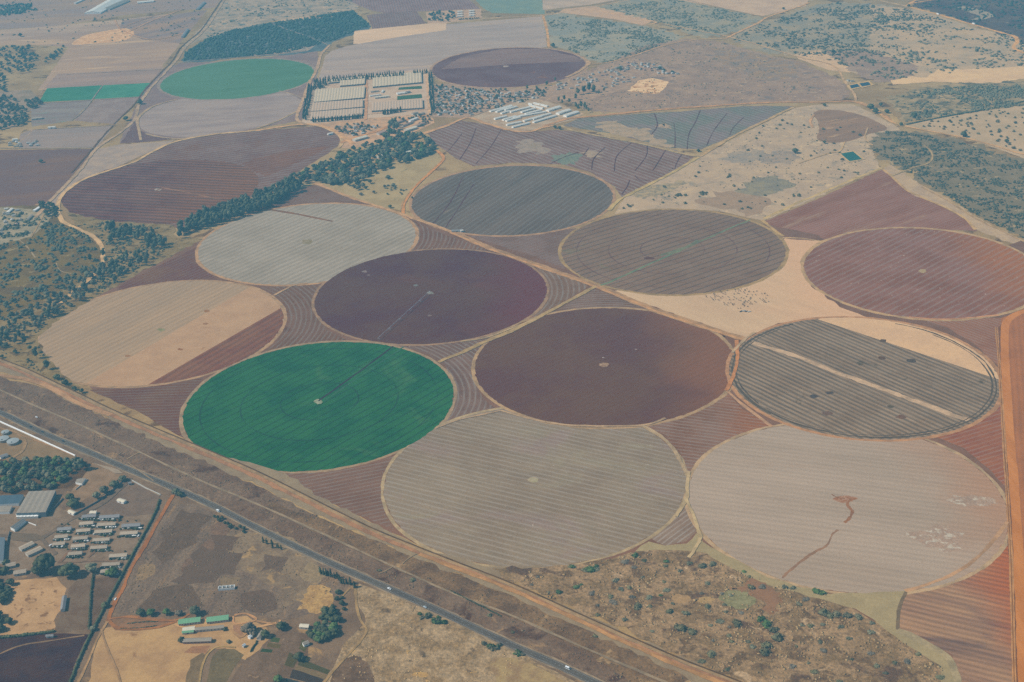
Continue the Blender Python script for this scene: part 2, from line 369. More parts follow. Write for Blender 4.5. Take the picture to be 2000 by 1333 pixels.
fld([(628, 135), (636, 108), (700, 86), (760, 78), (860, 70), (870, 48), (990, 38), (1062, 32), (1068, 92), (900, 118), (850, 140), (840, 160), (620, 160)], (146, 144, 152), (158, 152, 150), ns=70, stretch=((850, 90), (60, -5)), patch=((126, 134, 146), 60, 0.6, 0.68))
fld([(690, 84), (692, 61), (728, 57), (850, 45), (872, 46), (870, 66), (856, 66), (853, 74), (800, 76), (720, 86), (690, 86)], (190, 172, 158), (178, 164, 154), ns=60, rg=0.8, stretch=((780, 70), (60, -5)))
fld([(832, 24), (890, 20), (940, 18), (940, 36), (870, 46), (835, 46)], (165, 150, 148), (150, 142, 142), ns=20)
fld([(690, 88), (1000, 44), (1060, 62), (1064, 78), (1030, 96), (920, 112), (830, 128), (760, 132), (650, 140), (634, 118)], (152, 148, 152), (140, 140, 148), ns=50, sm=True, stretch=((850, 90), (60, -3)))
fld(disc(*CI["tpurp"]), (104, 98, 126), (96, 90, 120), world=True, ns=90, rg=0, name="circular_field", rows=('lin', (990, 130), (60, -4), 8, 0.14, 'light'), patch=((118, 98, 118), 80, 0.62, 0.7))
fld([(860, 136), (900, 112), (980, 96), (1060, 96), (1120, 110), (1140, 120), (1000, 126)], (124, 112, 132), (112, 104, 128), ns=60, rg=2, rows=('lin', (990, 130), (60, -4), 8, 0.2, 'light'), stretch=((990, 110), (60, -4)))
# -- far right: bush, clearings --
fld([(1062, 40), (1070, 30), (1100, 26), (1180, 40), (1260, 52), (1340, 72), (1290, 92), (1230, 115), (1180, 125), (1140, 110), (1110, 98), (1075, 90)], (124, 140, 144), (142, 148, 144), name="bushland", ns=70, rg=9, patch=((160, 156, 150), 14, 0.60, 0.72))
fld([(1092, 25), (1100, 18), (1160, 12), (1280, 40), (1255, 50), (1200, 38), (1120, 28)], (164, 148, 146), (172, 154, 146), ns=30, rg=1)
fld([(1060, 20), (1150, 10), (1230, -4), (1240, -40), (1060, -40)], (164, 158, 154), (150, 150, 150), ns=60)
fld([(1165, 14), (1230, -2), (1320, 0), (1480, 32), (1490, 38), (1440, 62), (1410, 70), (1370, 74), (1330, 60), (1285, 42)], (122, 138, 142), (140, 146, 142), name="bushland", ns=70, rg=9, patch=((160, 156, 148), 16, 0.57, 0.69))
fld([(1310, -30), (1325, 0), (1400, 14), (1490, 32), (1575, 12), (1590, -30)], (172, 160, 152), (160, 150, 148), ns=50)
fld([(1425, 78), (1450, 60), (1500, 40), (1575, 14), (1640, 4), (1720, 8), (1780, 20), (1860, 45), (1740, 90), (1700, 140), (1560, 110), (1500, 106), (1470, 96)], (126, 138, 140), (146, 146, 140), name="bushland", ns=90, rg=9, patch=((98, 124, 138), 40, 0.58, 0.66, (162, 152, 144), 12, 0.62, 0.72))
fld([(1700, 10), (1800, 20), (1900, 55), (1975, 70), (2060, 118), (2060, 145), (1980, 140), (1880, 140), (1790, 160), (1720, 160), (1660, 140), (1700, 110), (1700, 60)], (166, 156, 144), (150, 148, 142), ns=110, rg=4, patch=((124, 136, 140), 30, 0.58, 0.68))
fld([(1778, 12), (1800, -2), (1840, -40), (2080, -40), (2080, 105), (2000, 92), (1990, 75), (1960, 68), (1900, 48), (1840, 28)], (84, 108, 126), (98, 116, 128), name="burnt_ground", ns=60, rg=9, patch=((128, 136, 138), 26, 0.6, 0.72))
fld([(1868, 16), (1880, 12), (1925, 22), (1945, 32), (1925, 38), (1895, 40), (1915, 32)], (140, 146, 146), (130, 138, 142), ns=20, rg=1)
fld([(1550, 108), (1600, 98), (1640, 118), (1668, 130), (1660, 142), (1620, 138), (1560, 116)], (182, 164, 146), (170, 156, 144), ns=35)
fld([(1612, 100), (1700, 100), (1790, 130), (1780, 150), (1720, 165), (1690, 150), (1665, 138), (1640, 118)], (130, 126, 134), (144, 138, 138), name="scrubland", ns=40, rg=8)
fld([(1740, 158), (1780, 150), (1810, 152), (1835, 135), (1880, 136), (2060, 128), (2060, 152), (1990, 155), (1940, 165), (1830, 160), (1745, 166)], (192, 172, 148), (182, 164, 146), ns=60, rg=2)
fld([(1735, 190), (1770, 178), (1840, 165), (1960, 160), (2060, 158), (2060, 200), (1960, 212), (1830, 230), (1770, 238), (1745, 215)], (128, 132, 126), (156, 148, 134), name="bushland", ns=30, rg=9, patch=((96, 114, 120), 30, 0.5, 0.6))
fld([(1768, 246), (1830, 232), (1960, 212), (2060, 198), (2060, 330), (1990, 306), (1900, 275), (1850, 262)], (168, 156, 140), (156, 149, 136), ns=60, rg=2)
fld([(1145, 216), (1115, 200), (1080, 178), (1100, 158), (1140, 140), (1200, 118), (1260, 90), (1340, 76), (1410, 82), (1500, 108), (1560, 120), (1620, 145), (1650, 165), (1660, 190), (1640, 196), (1560, 200), (1460, 204), (1300, 214), (1180, 220)], (132, 126, 132), (146, 136, 136), ns=60, rg=4, patch=((172, 160, 146), 16, 0.6, 0.72, (116, 122, 130), 40, 0.56, 0.68), grain=0.25)
fld([(1390, 92), (1480, 105), (1560, 125), (1560, 150), (1500, 160), (1450, 140), (1400, 120)], (140, 132, 130), (124, 128, 134), ns=25, rg=3, patch=((170, 158, 138), 18, 0.6, 0.7))
fld([(1226, 178), (1248, 157), (1275, 153), (1305, 160), (1300, 172), (1284, 184), (1255, 182)], (204, 180, 154), (188, 162, 144), ns=20, rg=1.5, name="sports_ground", patch=((150, 122, 122), 24, 0.55, 0.62))
# -- middle band --
fld([(832, 258), (860, 246), (900, 236), (930, 240), (990, 252), (1030, 258), (1090, 254), (1160, 262), (1260, 280), (1362, 304), (1300, 345), (1215, 386), (1196, 362), (1150, 336), (1100, 322), (1000, 318), (925, 325), (890, 310), (850, 280)], (122, 112, 126), (112, 104, 118), ns=60, rows=('lin', (1100, 300), (60, 22), 14, 0.5, 'light'), spots=((160, 148, 150), 0.03, 7), name="field")
fld([(1010, 277), (1030, 272), (1055, 278), (1075, 296), (1055, 302), (1020, 295)], (146, 142, 138), (130, 132, 134), ns=15, sm=True, rg=7, name="grass_patch", patch=((108, 116, 120), 8, 0.6, 0.7))
fld([(1080, 305), (1110, 300), (1138, 305), (1130, 316), (1110, 322), (1085, 316)], (120, 136, 132), (100, 124, 126), ns=10, sm=True, rg=7, name="grass_patch")
fld([(1143, 296), (1165, 294), (1172, 303), (1158, 308), (1146, 304)], (152, 144, 134), (140, 136, 132), ns=10, sm=True, rg=7, name="grass_patch")
fld([(1100, 246), (1130, 232), (1200, 226), (1330, 218), (1450, 208), (1550, 208), (1500, 232), (1440, 262), (1370, 292), (1310, 290), (1200, 262)], (118, 120, 132), (104, 122, 126), ns=70, rows=('lin', (1350, 245), (60, 20), 14, 0.4, 'light'))
fld([(1168, 240), (1200, 238), (1230, 248), (1262, 252), (1272, 265), (1312, 280), (1310, 288), (1240, 272), (1190, 262), (1172, 252)], (158, 148, 136), (140, 138, 132), ns=20, sm=True, rg=7, name="grass_patch", patch=((108, 126, 126), 12, 0.62, 0.7))
fld([(1288, 244), (1300, 240), (1312, 246), (1305, 252), (1290, 250)], (156, 146, 136), None, ns=10, sm=True, rg=7, name="grass_patch")
# tan land right of centre
fld([(1218, 386), (1300, 345), (1364, 306), (1395, 292), (1550, 212), (1600, 204), (1665, 204), (1700, 220), (1755, 250), (1760, 258), (1712, 268), (1705, 300), (1720, 330), (1490, 432), (1400, 412), (1290, 408), (1200, 420)], (168, 156, 140), (156, 148, 138), ns=45, rg=2, patch=((136, 138, 134), 40, 0.56, 0.68, (184, 168, 144), 26, 0.56, 0.7))
fld([(1590, 220), (1625, 215), (1680, 225), (1732, 250), (1700, 262), (1650, 278), (1600, 275), (1600, 245)], (136, 124, 124), (124, 118, 122), ns=40, sm=True, stretch=((1650, 250), (60, -10)), patch=((162, 146, 130), 25, 0.6, 0.7))
fld([(1440, 380), (1450, 362), (1490, 345), (1530, 350), (1540, 368), (1510, 380), (1460, 385)], (120, 128, 128), (136, 138, 128), ns=20, sm=True, rg=7, name="wet_patch")
fld([(1240, 375), (1300, 358), (1335, 352), (1320, 372), (1280, 385), (1250, 388)], (128, 132, 128), (160, 150, 130), ns=12, sm=True, rg=7, name="wet_patch")
fld([(1360, 395), (1400, 378), (1440, 375), (1500, 395), (1480, 420), (1430, 412)], (150, 138, 126), (140, 132, 124), ns=12, sm=True, rg=7, name="scrubland")
fld([(1490, 300), (1540, 296), (1560, 312), (1520, 322), (1480, 316)], (150, 144, 136), (128, 134, 136), ns=12, sm=True, rg=7, name="scrubland")
fld([(1415, 305), (1470, 292), (1495, 300), (1475, 315), (1425, 318)], (134, 138, 138), (150, 146, 138), ns=20, sm=True, rg=7, name="scrubland")
# bush block far right
fld([(1700, 292), (1705, 272), (1730, 256), (1765, 256), (1820, 262), (1880, 278), (1960, 302), (2080, 340), (2080, 470), (2000, 468), (1960, 440), (1910, 425), (1850, 385), (1800, 360), (1760, 330), (1722, 312)], (122, 126, 122), (112, 120, 118), name="bushland", ns=50, rg=9, patch=((158, 148, 128), 22, 0.6, 0.68))
# strip right of the big purple field
fld([(1722, 332), (1740, 322), (1800, 362), (1850, 388), (1915, 430), (1980, 462), (2080, 500), (2080, 530), (1990, 480), (1940, 462), (1900, 448), (1885, 425), (1840, 402), (1780, 385), (1760, 362)], (172, 156, 134), (158, 146, 132), ns=30, rg=2)
fld([(1490, 434), (1600, 388), (1722, 332), (1745, 350), (1762, 362), (1780, 380), (1800, 388), (1840, 404), (1882, 428), (1900, 440), (1908, 452), (1830, 448), (1740, 449), (1680, 456), (1612, 470), (1532, 464)], (136, 110, 122), (124, 99, 112), ns=60, stretch=((1650, 410), (60, -18)), rows=('lin', (1650, 410), (60, -24), 8, 0.2, 'light'), patch=((142, 122, 121), 70, 0.58, 0.66), name="field")
# -- purple soil base under the block of circles --
fld([(120, 700), (200, 560), (390, 470), (520, 400), (600, 358), (720, 395), (800, 425), (900, 450), (1000, 480), (1100, 440), (1220, 500), (1500, 440), (1600, 460), (1700, 560), (2000, 470), (2060, 480), (2060, 620), (1962, 622), (1985, 1100), (1990, 1333), (1990, 1420), (1900, 1400), (1850, 1333), (1750, 1230), (1500, 1130), (1250, 1090), (1000, 1130), (850, 1080), (700, 1010), (500, 905), (300, 812), (180, 760)], (124, 106, 106), (112, 98, 100), ns=60, name="field")
# wedges with their own rows
def wedge(px, c, c2, rows, **k):
    east = sum(p[0] for p in px)/len(px) > 1500; q, f = (1.04, 1.0) if east else (0.98, 0.85)
    c = tuple(sum(c)/3*q+(v-sum(c)/3)*f for v in c); c2 = c2 and tuple(sum(c2)/3*q+(v-sum(c2)/3)*f for v in c2)
    if rows: rows = rows[:-2]+(rows[-2]*(1.1 if east else 1.5), rows[-1])
    return fld(px, c, c2, rows=rows, rg=0.8, name="field", **k)
wedge([(240, 555), (390, 480), (400, 520), (420, 545), (450, 552), (380, 548), (270, 562), (225, 572)], (116, 100, 106), (108, 92, 100), ('lin', (350, 520), (60, -26), 10, 0.2, 'light'))
wedge([(515, 406), (580, 372), (615, 362), (660, 376), (715, 398), (640, 398), (560, 402)], (118, 108, 120), (110, 100, 114), ('lin', (620, 385), (60, -13), 8, 0.30, 'light'))
wedge([(808, 432), (850, 452), (900, 470), (960, 492), (900, 488), (800, 490), (818, 470)], (122, 106, 112), (110, 98, 106), ('arc', CI["lgrey"][0], 9, 0.30, 'light'))
wedge([(915, 462), (1000, 460), (1060, 456), (1130, 446), (1100, 470), (1095, 500), (1104, 526), (1040, 500)], (122, 110, 120), (112, 102, 112), ('lin', (1030, 480), (60, 12), 7, 0.30, 'light'))
wedge([(1050, 520), (1090, 530), (1150, 560), (1100, 590), (1040, 622), (1062, 590), (1068, 560)], (126, 112, 110), (116, 104, 104), ('arc', CI["dark1"][0], 10, 0.30, 'light'))
wedge([(1030, 632), (1100, 600), (1160, 565), (1230, 590), (1290, 610), (1200, 604), (1120, 608)], (126, 112, 114), (114, 102, 106), ('arc', CI["dark2"][0], 9, 0.30, 'light'))
wedge([(505, 562), (560, 560), (628, 554), (612, 580), (614, 610), (640, 645), (690, 672), (640, 668), (540, 680), (500, 698), (540, 670), (556, 640), (556, 610), (540, 580)], (118, 104, 108), (110, 98, 102), ('arc', CI["tan"][0], 9, 0.30, 'light'), patch=((98, 92, 102), 50, 0.6, 0.7))
wedge([(770, 674), (860, 672), (940, 656), (1010, 640), (950, 665), (930, 690), (925, 735), (940, 775), (975, 805), (880, 830), (840, 850), (880, 810), (888, 760), (870, 715), (830, 690)], (124, 110, 112), (112, 100, 106), ('arc', CI["green"][0], 9, 0.30, 'light'), spots=((165, 150, 145), 0.03, 6))
wedge([(175, 762), (240, 758), (330, 750), (400, 738), (370, 775), (356, 820), (370, 866), (280, 810)], (116, 98, 100), (108, 90, 94), ('lin', (300, 780), (60, -2), 9, 0.26, 'light'))
wedge([(495, 920), (600, 924), (700, 914), (790, 885), (760, 925), (748, 975), (752, 1005), (770, 1035), (650, 985)], (126, 104, 102), (116, 96, 98), ('lin', (650, 950), (60, -12), 9, 0.26, 'light'))
wedge([(1258, 832), (1330, 815), (1400, 775), (1418, 765), (1450, 800), (1508, 832), (1440, 850), (1380, 890), (1345, 925), (1330, 890), (1300, 850)], (136, 112, 108), (124, 98, 96), ('lin', (1380, 830), (60, 8), 9, 0.24, 'light'), grad=((140, 100, 92), 1380, 1500, 830))  # redder end mixes soil colour with the window's reddish cast
wedge([(1268, 1050), (1310, 1010), (1338, 975), (1350, 1005), (1360, 1040), (1340, 1058), (1300, 1067)], (142, 126, 112), (130, 114, 104), ('lin', (1320, 1030), (60, -44), 7, 0.30, 'light'))
wedge([(1440, 660), (1400, 655), (1380, 640), (1440, 670)], (130, 104, 104), None, None)
wedge([(1800, 625), (1900, 622), (1960, 622), (1958, 660), (1955, 720), (1900, 670), (1850, 640)], (134, 104, 102), (124, 94, 94), ('lin', (1900, 640), (60, 22), 8, 0.3, 'light'))
wedge([(1830, 855), (1900, 830), (1950, 790), (1962, 770), (1966, 850), (1970, 960), (1930, 915), (1880, 875)], (142, 98, 92), (130, 88, 84), ('lin', (1920, 850), (60, -18), 9, 0.24, 'light'))
wedge([(1770, 1155), (1850, 1125), (1920, 1080), (1968, 1030), (1976, 1120), (1985, 1333), (1985, 1420), (1900, 1420), (1870, 1333), (1860, 1280), (1790, 1240), (1752, 1230), (1755, 1190)], (150, 122, 100), (128, 106, 98), ('lin', (1870, 1200), (60, 14), 9, 0.28, 'soft'), grad=((156, 98, 78), 1860, 1985, 1150), patch=((112, 100, 102), 70, 0.58, 0.68), stretch=((1870, 1200), (60, 14)))  # red soil, deepened eastward by a painted-in window cast
# cattle pasture
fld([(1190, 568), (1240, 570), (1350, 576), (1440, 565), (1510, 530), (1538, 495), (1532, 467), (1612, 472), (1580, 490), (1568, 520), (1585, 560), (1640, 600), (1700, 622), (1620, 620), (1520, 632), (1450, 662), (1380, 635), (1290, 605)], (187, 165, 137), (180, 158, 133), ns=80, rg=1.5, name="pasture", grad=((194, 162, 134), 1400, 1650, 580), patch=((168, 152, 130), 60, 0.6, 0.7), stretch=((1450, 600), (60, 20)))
# verges under the tracks that skirt the circles
def ringtrack(key, w, c, dr=3.0, a0=None, a1=None, verge=None):
    (cx, cy), r = CI[key]; r += dr
    if a0 is None: pts = [(cx+r*math.cos(2*math.pi*i/90), cy+r*math.sin(2*math.pi*i/90)) for i in range(90)]; return ribbon("field_track", pts, w, gm("earth", c, (cx, cy)), 0.3, world=True, closed=True, sm=False)
    pts = [(cx+r*math.cos(math.radians(a0+(a1-a0)*i/40)), cy+r*math.sin(math.radians(a0+(a1-a0)*i/40))) for i in range(41)]
    return ribbon("field_track", pts, w, gm("earth", c, (cx, cy)), 0.3, world=True, sm=False)
for k, w, c in (("tgreen", 9, (140, 138, 144)), ("tpurp", 9, (158, 140, 140)), ("gtop", 9, (164, 140, 124)), ("lgrey", 8, (172, 146, 122)), ("stripe", 8, (160, 142, 114)),
                ("dark1", 5.5, (152, 132, 114)), ("dark2", 5.5, (166, 146, 120)), ("rpurp", 9, (176, 152, 122)), ("rs", 8, (176, 138, 112)), ("tan", 7, (168, 144, 118)),
                ("green", 6.5, (158, 140, 116)), ("bot", 5.5, (172, 154, 122)), ("br", 5.5, (178, 154, 122))):
    ringtrack(k, w, c)
# -- the circles --
def circ(key, c, c2, **k): return fld(disc(*CI[key], 220, 0.8), c, c2, world=True, rg=0, name=k.pop("name", "circular_field"), **k)
circ("bot", (137, 129, 115), (129, 121, 109), ns=120, grain=0.2, rows=('lin', (1040, 950), (60, 14), 10.2, 0.30, 'light'), patch=((136, 125, 120), 110, 0.52, 0.7, (138, 132, 116), 90, 0.56, 0.7), spots=((178, 168, 156), 0.02, 4))
ringtrack("dark2", 7, (170, 146, 116))
circ("gtop", (104, 111, 116), (94, 104, 111), ns=70, rows=('lin', (1000, 390), (60, -40), 13, 0.34, 'light'), stretch=((1000, 390), (60, -40)), patch=((128, 126, 122), 45, 0.63, 0.74))
circ("lgrey", (146, 147, 142), (138, 140, 136), ns=90, rows=('lin', (600, 480), (60, -27), 14.5, 0.2, 'soft'))
circ("dark1", (94, 90, 98), (88, 84, 93), grad=((100, 84, 90), 900, 1060, 580), ns=110, grain=0.08, rows=('lin', (840, 580), (60, -26), 11, 0.10, 'soft'), patch=((98, 90, 98), 120, 0.56, 0.72))
circ("stripe", (124, 117, 115), (118, 111, 111), ns=80, rows=('lin', (1300, 500), (60, -19), 17, 0.34, 'thin'), rings=(CI["stripe"][0], (62, 124, 186), alb((88, 84, 86), CI["stripe"][0])), patch=((118, 118, 112), 90, 0.6, 0.7))
circ("dark2", (101, 91, 95), (95, 85, 90), ns=110, grain=0.08, rows=('lin', (1180, 720), (60, -26), 11, 0.09, 'soft'), grad=((124, 98, 98), 1230, 1440, 720))  # gradient: redder soil plus reddish window reflection, painted in
circ("rpurp", (132, 107, 117), (122, 98, 108), ns=80, rows=('lin', (1800, 540), (60, -31), 14.0, 0.3, 'light'), grad=((148, 108, 98), 1860, 2020, 540), spots=((176, 160, 152), 0.045, 6.5))  # right side carries the reddish window tint on top of its soil colour
circ("tan", (150, 138, 122), (158, 142, 122), ns=60, rows=('lin', (300, 620), (60, -30), 13, 0.13, 'soft'), stretch=((300, 620), (60, -30)))
P_ = clip(disc(*CI["tan"], 220, 0.8), (150, 760), (490, 560), (450, 700)); fld(P_, (172, 147, 121), (164, 140, 117), world=True, rg=0, ns=60, patch=((156, 130, 110), 30, 0.62, 0.72))
P_ = clip(disc(*CI["tan"], 220, 0.8), (282, 756), (556, 598), (500, 700)); fld(P_, (122, 100, 102), (114, 92, 96), world=True, rg=0, ns=50, rows=('lin', (430, 680), (60, -35), 14, 0.25, 'soft'))
circ("green", (54, 111, 95), (46, 102, 88), ns=55, patch=((66, 116, 98), 90, 0.58, 0.72), grain=0.13, rows=('lin', (640, 800), (60, -32), 14.5, 0.34, 'thin'), rings=(CI["green"][0], (61, 123, 185), alb((34, 80, 76), CI["green"][0])), name="crop_field")
circ("br", (161, 149, 134), (153, 142, 128), ns=90, rows=('lin', (1650, 1000), (60, 8), 10.5, 0.10, 'soft'), grad=((160, 132, 114), 1760, 1990, 1000), patch=((158, 144, 128), 80, 0.58, 0.7), stretch=((1650, 1000), (60, 8)))  # reddening to the right is part soil, part window reflection put into the colour
ringtrack("rs", 6, (176, 138, 112))
circ("rs", (128, 122, 113), (119, 114, 107), ns=60, rows=('lin', (1680, 760), (60, 27), 10.0, 0.6, 'soft'), patch=((92, 98, 98), 45, 0.62, 0.72))
P_ = clip(disc(*CI["rs"], 220, 0.8), (1590, 622), (1945, 740), (1850, 650)); fld(P_, (198, 168, 134), (190, 162, 132), world=True, rg=0, ns=60)
# straw band through it
ribbon("straw_band", [(1468, 669), (1540, 690), (1600, 715), (1650, 735), (1700, 751), (1780, 781), (1860, 811), (1893, 821)], 11, gm("straw", (186, 162, 134), CI["rs"][0]), 0.35, sm=False)
# the dark wheel strips round the rim of the striped circle
(cx, cy), r = CI["rs"]
for dr, w, a0, a1 in ((-6, 3.5, -160, 60), (-12, 2, -150, 40), (-5, 4, 110, 215), (-11, 2, 120, 205)):
    pts = [(cx+(r+dr)*math.cos(math.radians(a0+(a1-a0)*i/50)), cy+(r+dr)*math.sin(math.radians(a0+(a1-a0)*i/50))) for i in range(51)]
    ribbon("headland_strip", pts, w, gm("dark", (96, 100, 100), (cx, cy)), 0.6, world=True, sm=False)
# small marks: middles of the circles, bare lines, grass strips
def mark(x, y, rx, ry, c, c2=None, name="bare_patch", n=14):
    return fld([(x+rx*(1+rnd.uniform(-.25, .25))*math.cos(2*math.pi*i/n), y+ry*(1+rnd.uniform(-.25, .25))*math.sin(2*math.pi*i/n)) for i in range(n)], c, c2, sm=True, name=name, ns=6, rg=0.2)
mark(622, 785, 8, 4.5, (150, 158, 140), (110, 130, 118)); mark(1180, 713, 9, 4, (160, 140, 118), (130, 112, 105)); mark(840, 573, 6, 3, (130, 136, 134)); mark(812, 558, 4, 2.5, (112, 124, 128))
mark(601, 473, 11, 5, (124, 126, 116), (138, 138, 128)); mark(1802, 530, 7, 3.5, (158, 146, 122)); mark(1042, 938, 10, 5, (150, 148, 122), (160, 150, 130)); mark(315, 645, 7, 3, (118, 130, 112), (140, 140, 118))
mark(1650, 975, 22, 7, (140, 104, 92), (160, 132, 116)); mark(308, 371, 7, 2.5, (150, 150, 148)); mark(1045, 285, 12, 5, (140, 138, 134)); mark(1268, 505, 9, 3, (98, 92, 92)); mark(988, 130, 6, 1.5, (150, 146, 150))
for x, y, s, cc in ((712, 531, 5, (124, 122, 130)), (720, 538, 3, (120, 118, 128)), (839, 617, 4, (126, 120, 126)), (1178, 699, 2, (170, 168, 168)), (1242, 683, 2.5, (150, 140, 140)), (249, 696, 6, (148, 120, 102)), (352, 683, 5, (140, 110, 98)), (404, 608, 6, (146, 118, 100)), (401, 633, 5, (148, 122, 104)),
                    (1725, 666, 7, (96, 96, 98)), (1620, 768, 8, (84, 92, 98)), (1590, 775, 9, (84, 92, 98)), (1740, 795, 7, (96, 100, 98)), (1722, 700, 8, (98, 94, 96)), (1780, 705, 10, (88, 94, 98)), (1615, 808, 10, (110, 100, 100)), (1760, 815, 9, (112, 98, 98))):
    mark(x, y, s, s*0.4, cc)
for x, y, a, b_ in ((1835, 1052, 44, 20), (1855, 1070, 26, 10), (1890, 978, 34, 10), (1925, 980, 22, 9), (1800, 1046, 26, 9)):
    fld([(x+a*(1+rnd.uniform(-.3, .3))*math.cos(.45*i), y+b_*(1+rnd.uniform(-.3, .3))*math.sin(.45*i)) for i in range(14)], (161, 142, 126), None, sm=True, name="chalky_patch", ns=40, rg=1.5, grain=0.3, patch=((178, 172, 156), 9, 0.5, 0.66))
ribbon("bare_strip", [(622, 784), (700, 728), (768, 677)], 3.6, gm("dk", (62, 76, 76), CI["green"][0]), 0.2, sm=False)
ribbon("crop_strip", [(634, 783), (720, 724), (788, 678)], 2.4, gm("dk", (66, 116, 104), CI["green"][0]), 0.6, sm=False)
ribbon("red_strip", [(512, 408), (570, 417), (650, 433)], 7.5, gm("dk", (128, 108, 108), CI["lgrey"][0]), 0.3, sm=False)
ribbon("red_strip", [(305, 373), (318, 367), (360, 375), (430, 390)], 5, gm("dk", (140, 116, 118), LP), 0.4, sm=False)
ribbon("grass_strip", [(1172, 558), (1195, 550), (1260, 520), (1350, 480), (1440, 440), (1466, 430)], 4.8, gm("gs", (112, 136, 122), CI["stripe"][0]), 0.5, sm=False)
ribbon("grass_strip", [(1290, 500), (1345, 483), (1366, 470)], 9, gm("gs", (116, 128, 118), CI["stripe"][0]), 0.5, sm=False)
ribbon("gully", [(1662, 975), (1655, 985), (1664, 1000), (1660, 1012), (1650, 1022)], 4.5, gm("gl", (144, 110, 96), CI["br"][0]), 0.5)
ribbon("gully", [(1637, 1036), (1625, 1045), (1615, 1065), (1590, 1080), (1560, 1100), (1540, 1118), (1528, 1130)], 3.2, gm("gl", (146, 120, 104), CI["br"][0]), 0.5)
ribbon("gully", [(1624, 966), (1636, 972), (1650, 974)], 2.5, gm("gl", (144, 110, 96), CI["br"][0]), 0.5)
# dark drains in the far striped fields
for pts in ([(1075, 320), (1100, 308), (1130, 298)], [(1156, 332), (1160, 310), (1182, 288)], [(1200, 335), (1205, 305), (1232, 280)], [(1240, 334), (1262, 305), (1264, 285)], [(1275, 333), (1290, 310), (1302, 290)], [(1318, 330), (1325, 312), (1336, 296)],
            [(1272, 264), (1284, 245), (1278, 222)], [(1318, 290), (1319, 265), (1316, 240)], [(1342, 292), (1346, 262), (1358, 240), (1368, 216)], [(1380, 285), (1395, 255), (1420, 222)], [(1425, 265), (1432, 250), (1452, 230)], [(1140, 303), (1150, 290)],
            [(990, 255), (1006, 240)], [(902, 262), (880, 290), (866, 300)], [(930, 250), (918, 280), (898, 312)], [(978, 255), (960, 285), (930, 320)],
            [(1240, 343), (1250, 352), (1270, 352)], [(1215, 380), (1226, 362), (1230, 352)], [(870, 445), (900, 400), (925, 360)], [(845, 438), (880, 395), (905, 345)]):
    ribbon("drain", pts, 2.2, gm("drain", (92, 90, 100), (150, 3100)), 0.5)
# -- left valley and scrub --
fld([(-80, 405), (95, 402), (120, 430), (180, 462), (200, 500), (190, 530), (160, 552), (80, 600), (0, 650), (-80, 700)], (114, 114, 102), (98, 104, 96), name="bushland", ns=40, rg=5, patch=((136, 132, 114), 24, 0.58, 0.68))
fld([(-80, 400), (60, 408), (110, 412), (90, 440), (60, 462), (0, 480), (-80, 500)], (128, 134, 128), (150, 148, 136), ns=20, rg=3, name="yard")
fld([(130, 415), (210, 432), (340, 440), (345, 465), (395, 468), (300, 520), (225, 560), (120, 620), (70, 665), (130, 740), (170, 772), (150, 790), (60, 735), (-80, 690), (-80, 660), (80, 590), (165, 550), (205, 505), (195, 470), (160, 450)], (136, 130, 112), (118, 116, 104), name="rough_grass", ns=30, rg=3, patch=((92, 100, 96), 22, 0.52, 0.62))
fld([(565, 368), (600, 352), (650, 345), (760, 320), (852, 296), (866, 314), (830, 345), (800, 375), (786, 412), (755, 408), (715, 395), (660, 375), (615, 360), (575, 374)], (158, 150, 128), (146, 140, 122), ns=50, rg=1.5, name="rough_grass", patch=((128, 130, 118), 30, 0.6, 0.7))
# -- the farm compound, village and poultry farm yards --
fld([(588, 242), (612, 160), (838, 134), (848, 226), (716, 236), (640, 246)], (174, 164, 154), (164, 152, 146), ns=40, rg=1, name="yard")
fld([(596, 244), (640, 240), (716, 232), (842, 222), (850, 240), (800, 262), (745, 275), (692, 290), (668, 290), (672, 276), (655, 258), (630, 248)], (180, 152, 138), (156, 142, 134), ns=26, rg=1.5, name="yard", patch=((140, 138, 132), 18, 0.57, 0.66))
fld([(842, 166), (870, 164), (930, 172), (1000, 174), (1070, 168), (1130, 155), (1180, 130), (1240, 116), (1330, 140), (1340, 152), (1260, 150), (1230, 168), (1190, 185), (1130, 200), (1080, 200), (1010, 205), (925, 230), (846, 230)], (138, 130, 134), (154, 142, 138), ns=20, rg=2, name="yard", patch=((170, 146, 138), 14, 0.58, 0.68))
fld([(914, 230), (960, 215), (1035, 190), (1095, 206), (1140, 222), (1130, 232), (1080, 244), (1056, 252), (1015, 258), (985, 252)], (162, 156, 146), (150, 142, 134), ns=25, rg=1, name="yard", patch=((176, 158, 140), 16, 0.58, 0.68))
# -- burnt verge between the earth road and the asphalt --
fld([(-80, 700), (0, 737), (83, 757), (150, 790), (225, 824), (293, 850), (400, 900), (500, 950), (640, 1018), (720, 1052), (818, 1093), (1000, 1165), (1150, 1232), (1313, 1305), (1500, 1400), (1230, 1400), (1165, 1340), (1000, 1264), (763, 1155), (500, 1036), (250, 920), (83, 850), (-80, 775)],
    (104, 98, 96), (118, 110, 102), ns=55, rg=1.5, name="burnt_ground", patch=((84, 84, 90), 45, 0.56, 0.66, (142, 124, 102), 34, 0.6, 0.7), bump=1.0, grain=0.4, gs=3.5)
fld([(520, 980), (640, 1018), (720, 1052), (818, 1093), (1000, 1165), (1150, 1232), (1313, 1305), (1500, 1400), (1330, 1400), (1140, 1270), (1000, 1208), (770, 1111), (600, 1032), (530, 1000)],
    (122, 108, 92), (98, 92, 88), ns=35, rg=1.5, name="burnt_ground", patch=((150, 130, 102), 26, 0.58, 0.68), bump=1.0, grain=0.42, gs=3.5)
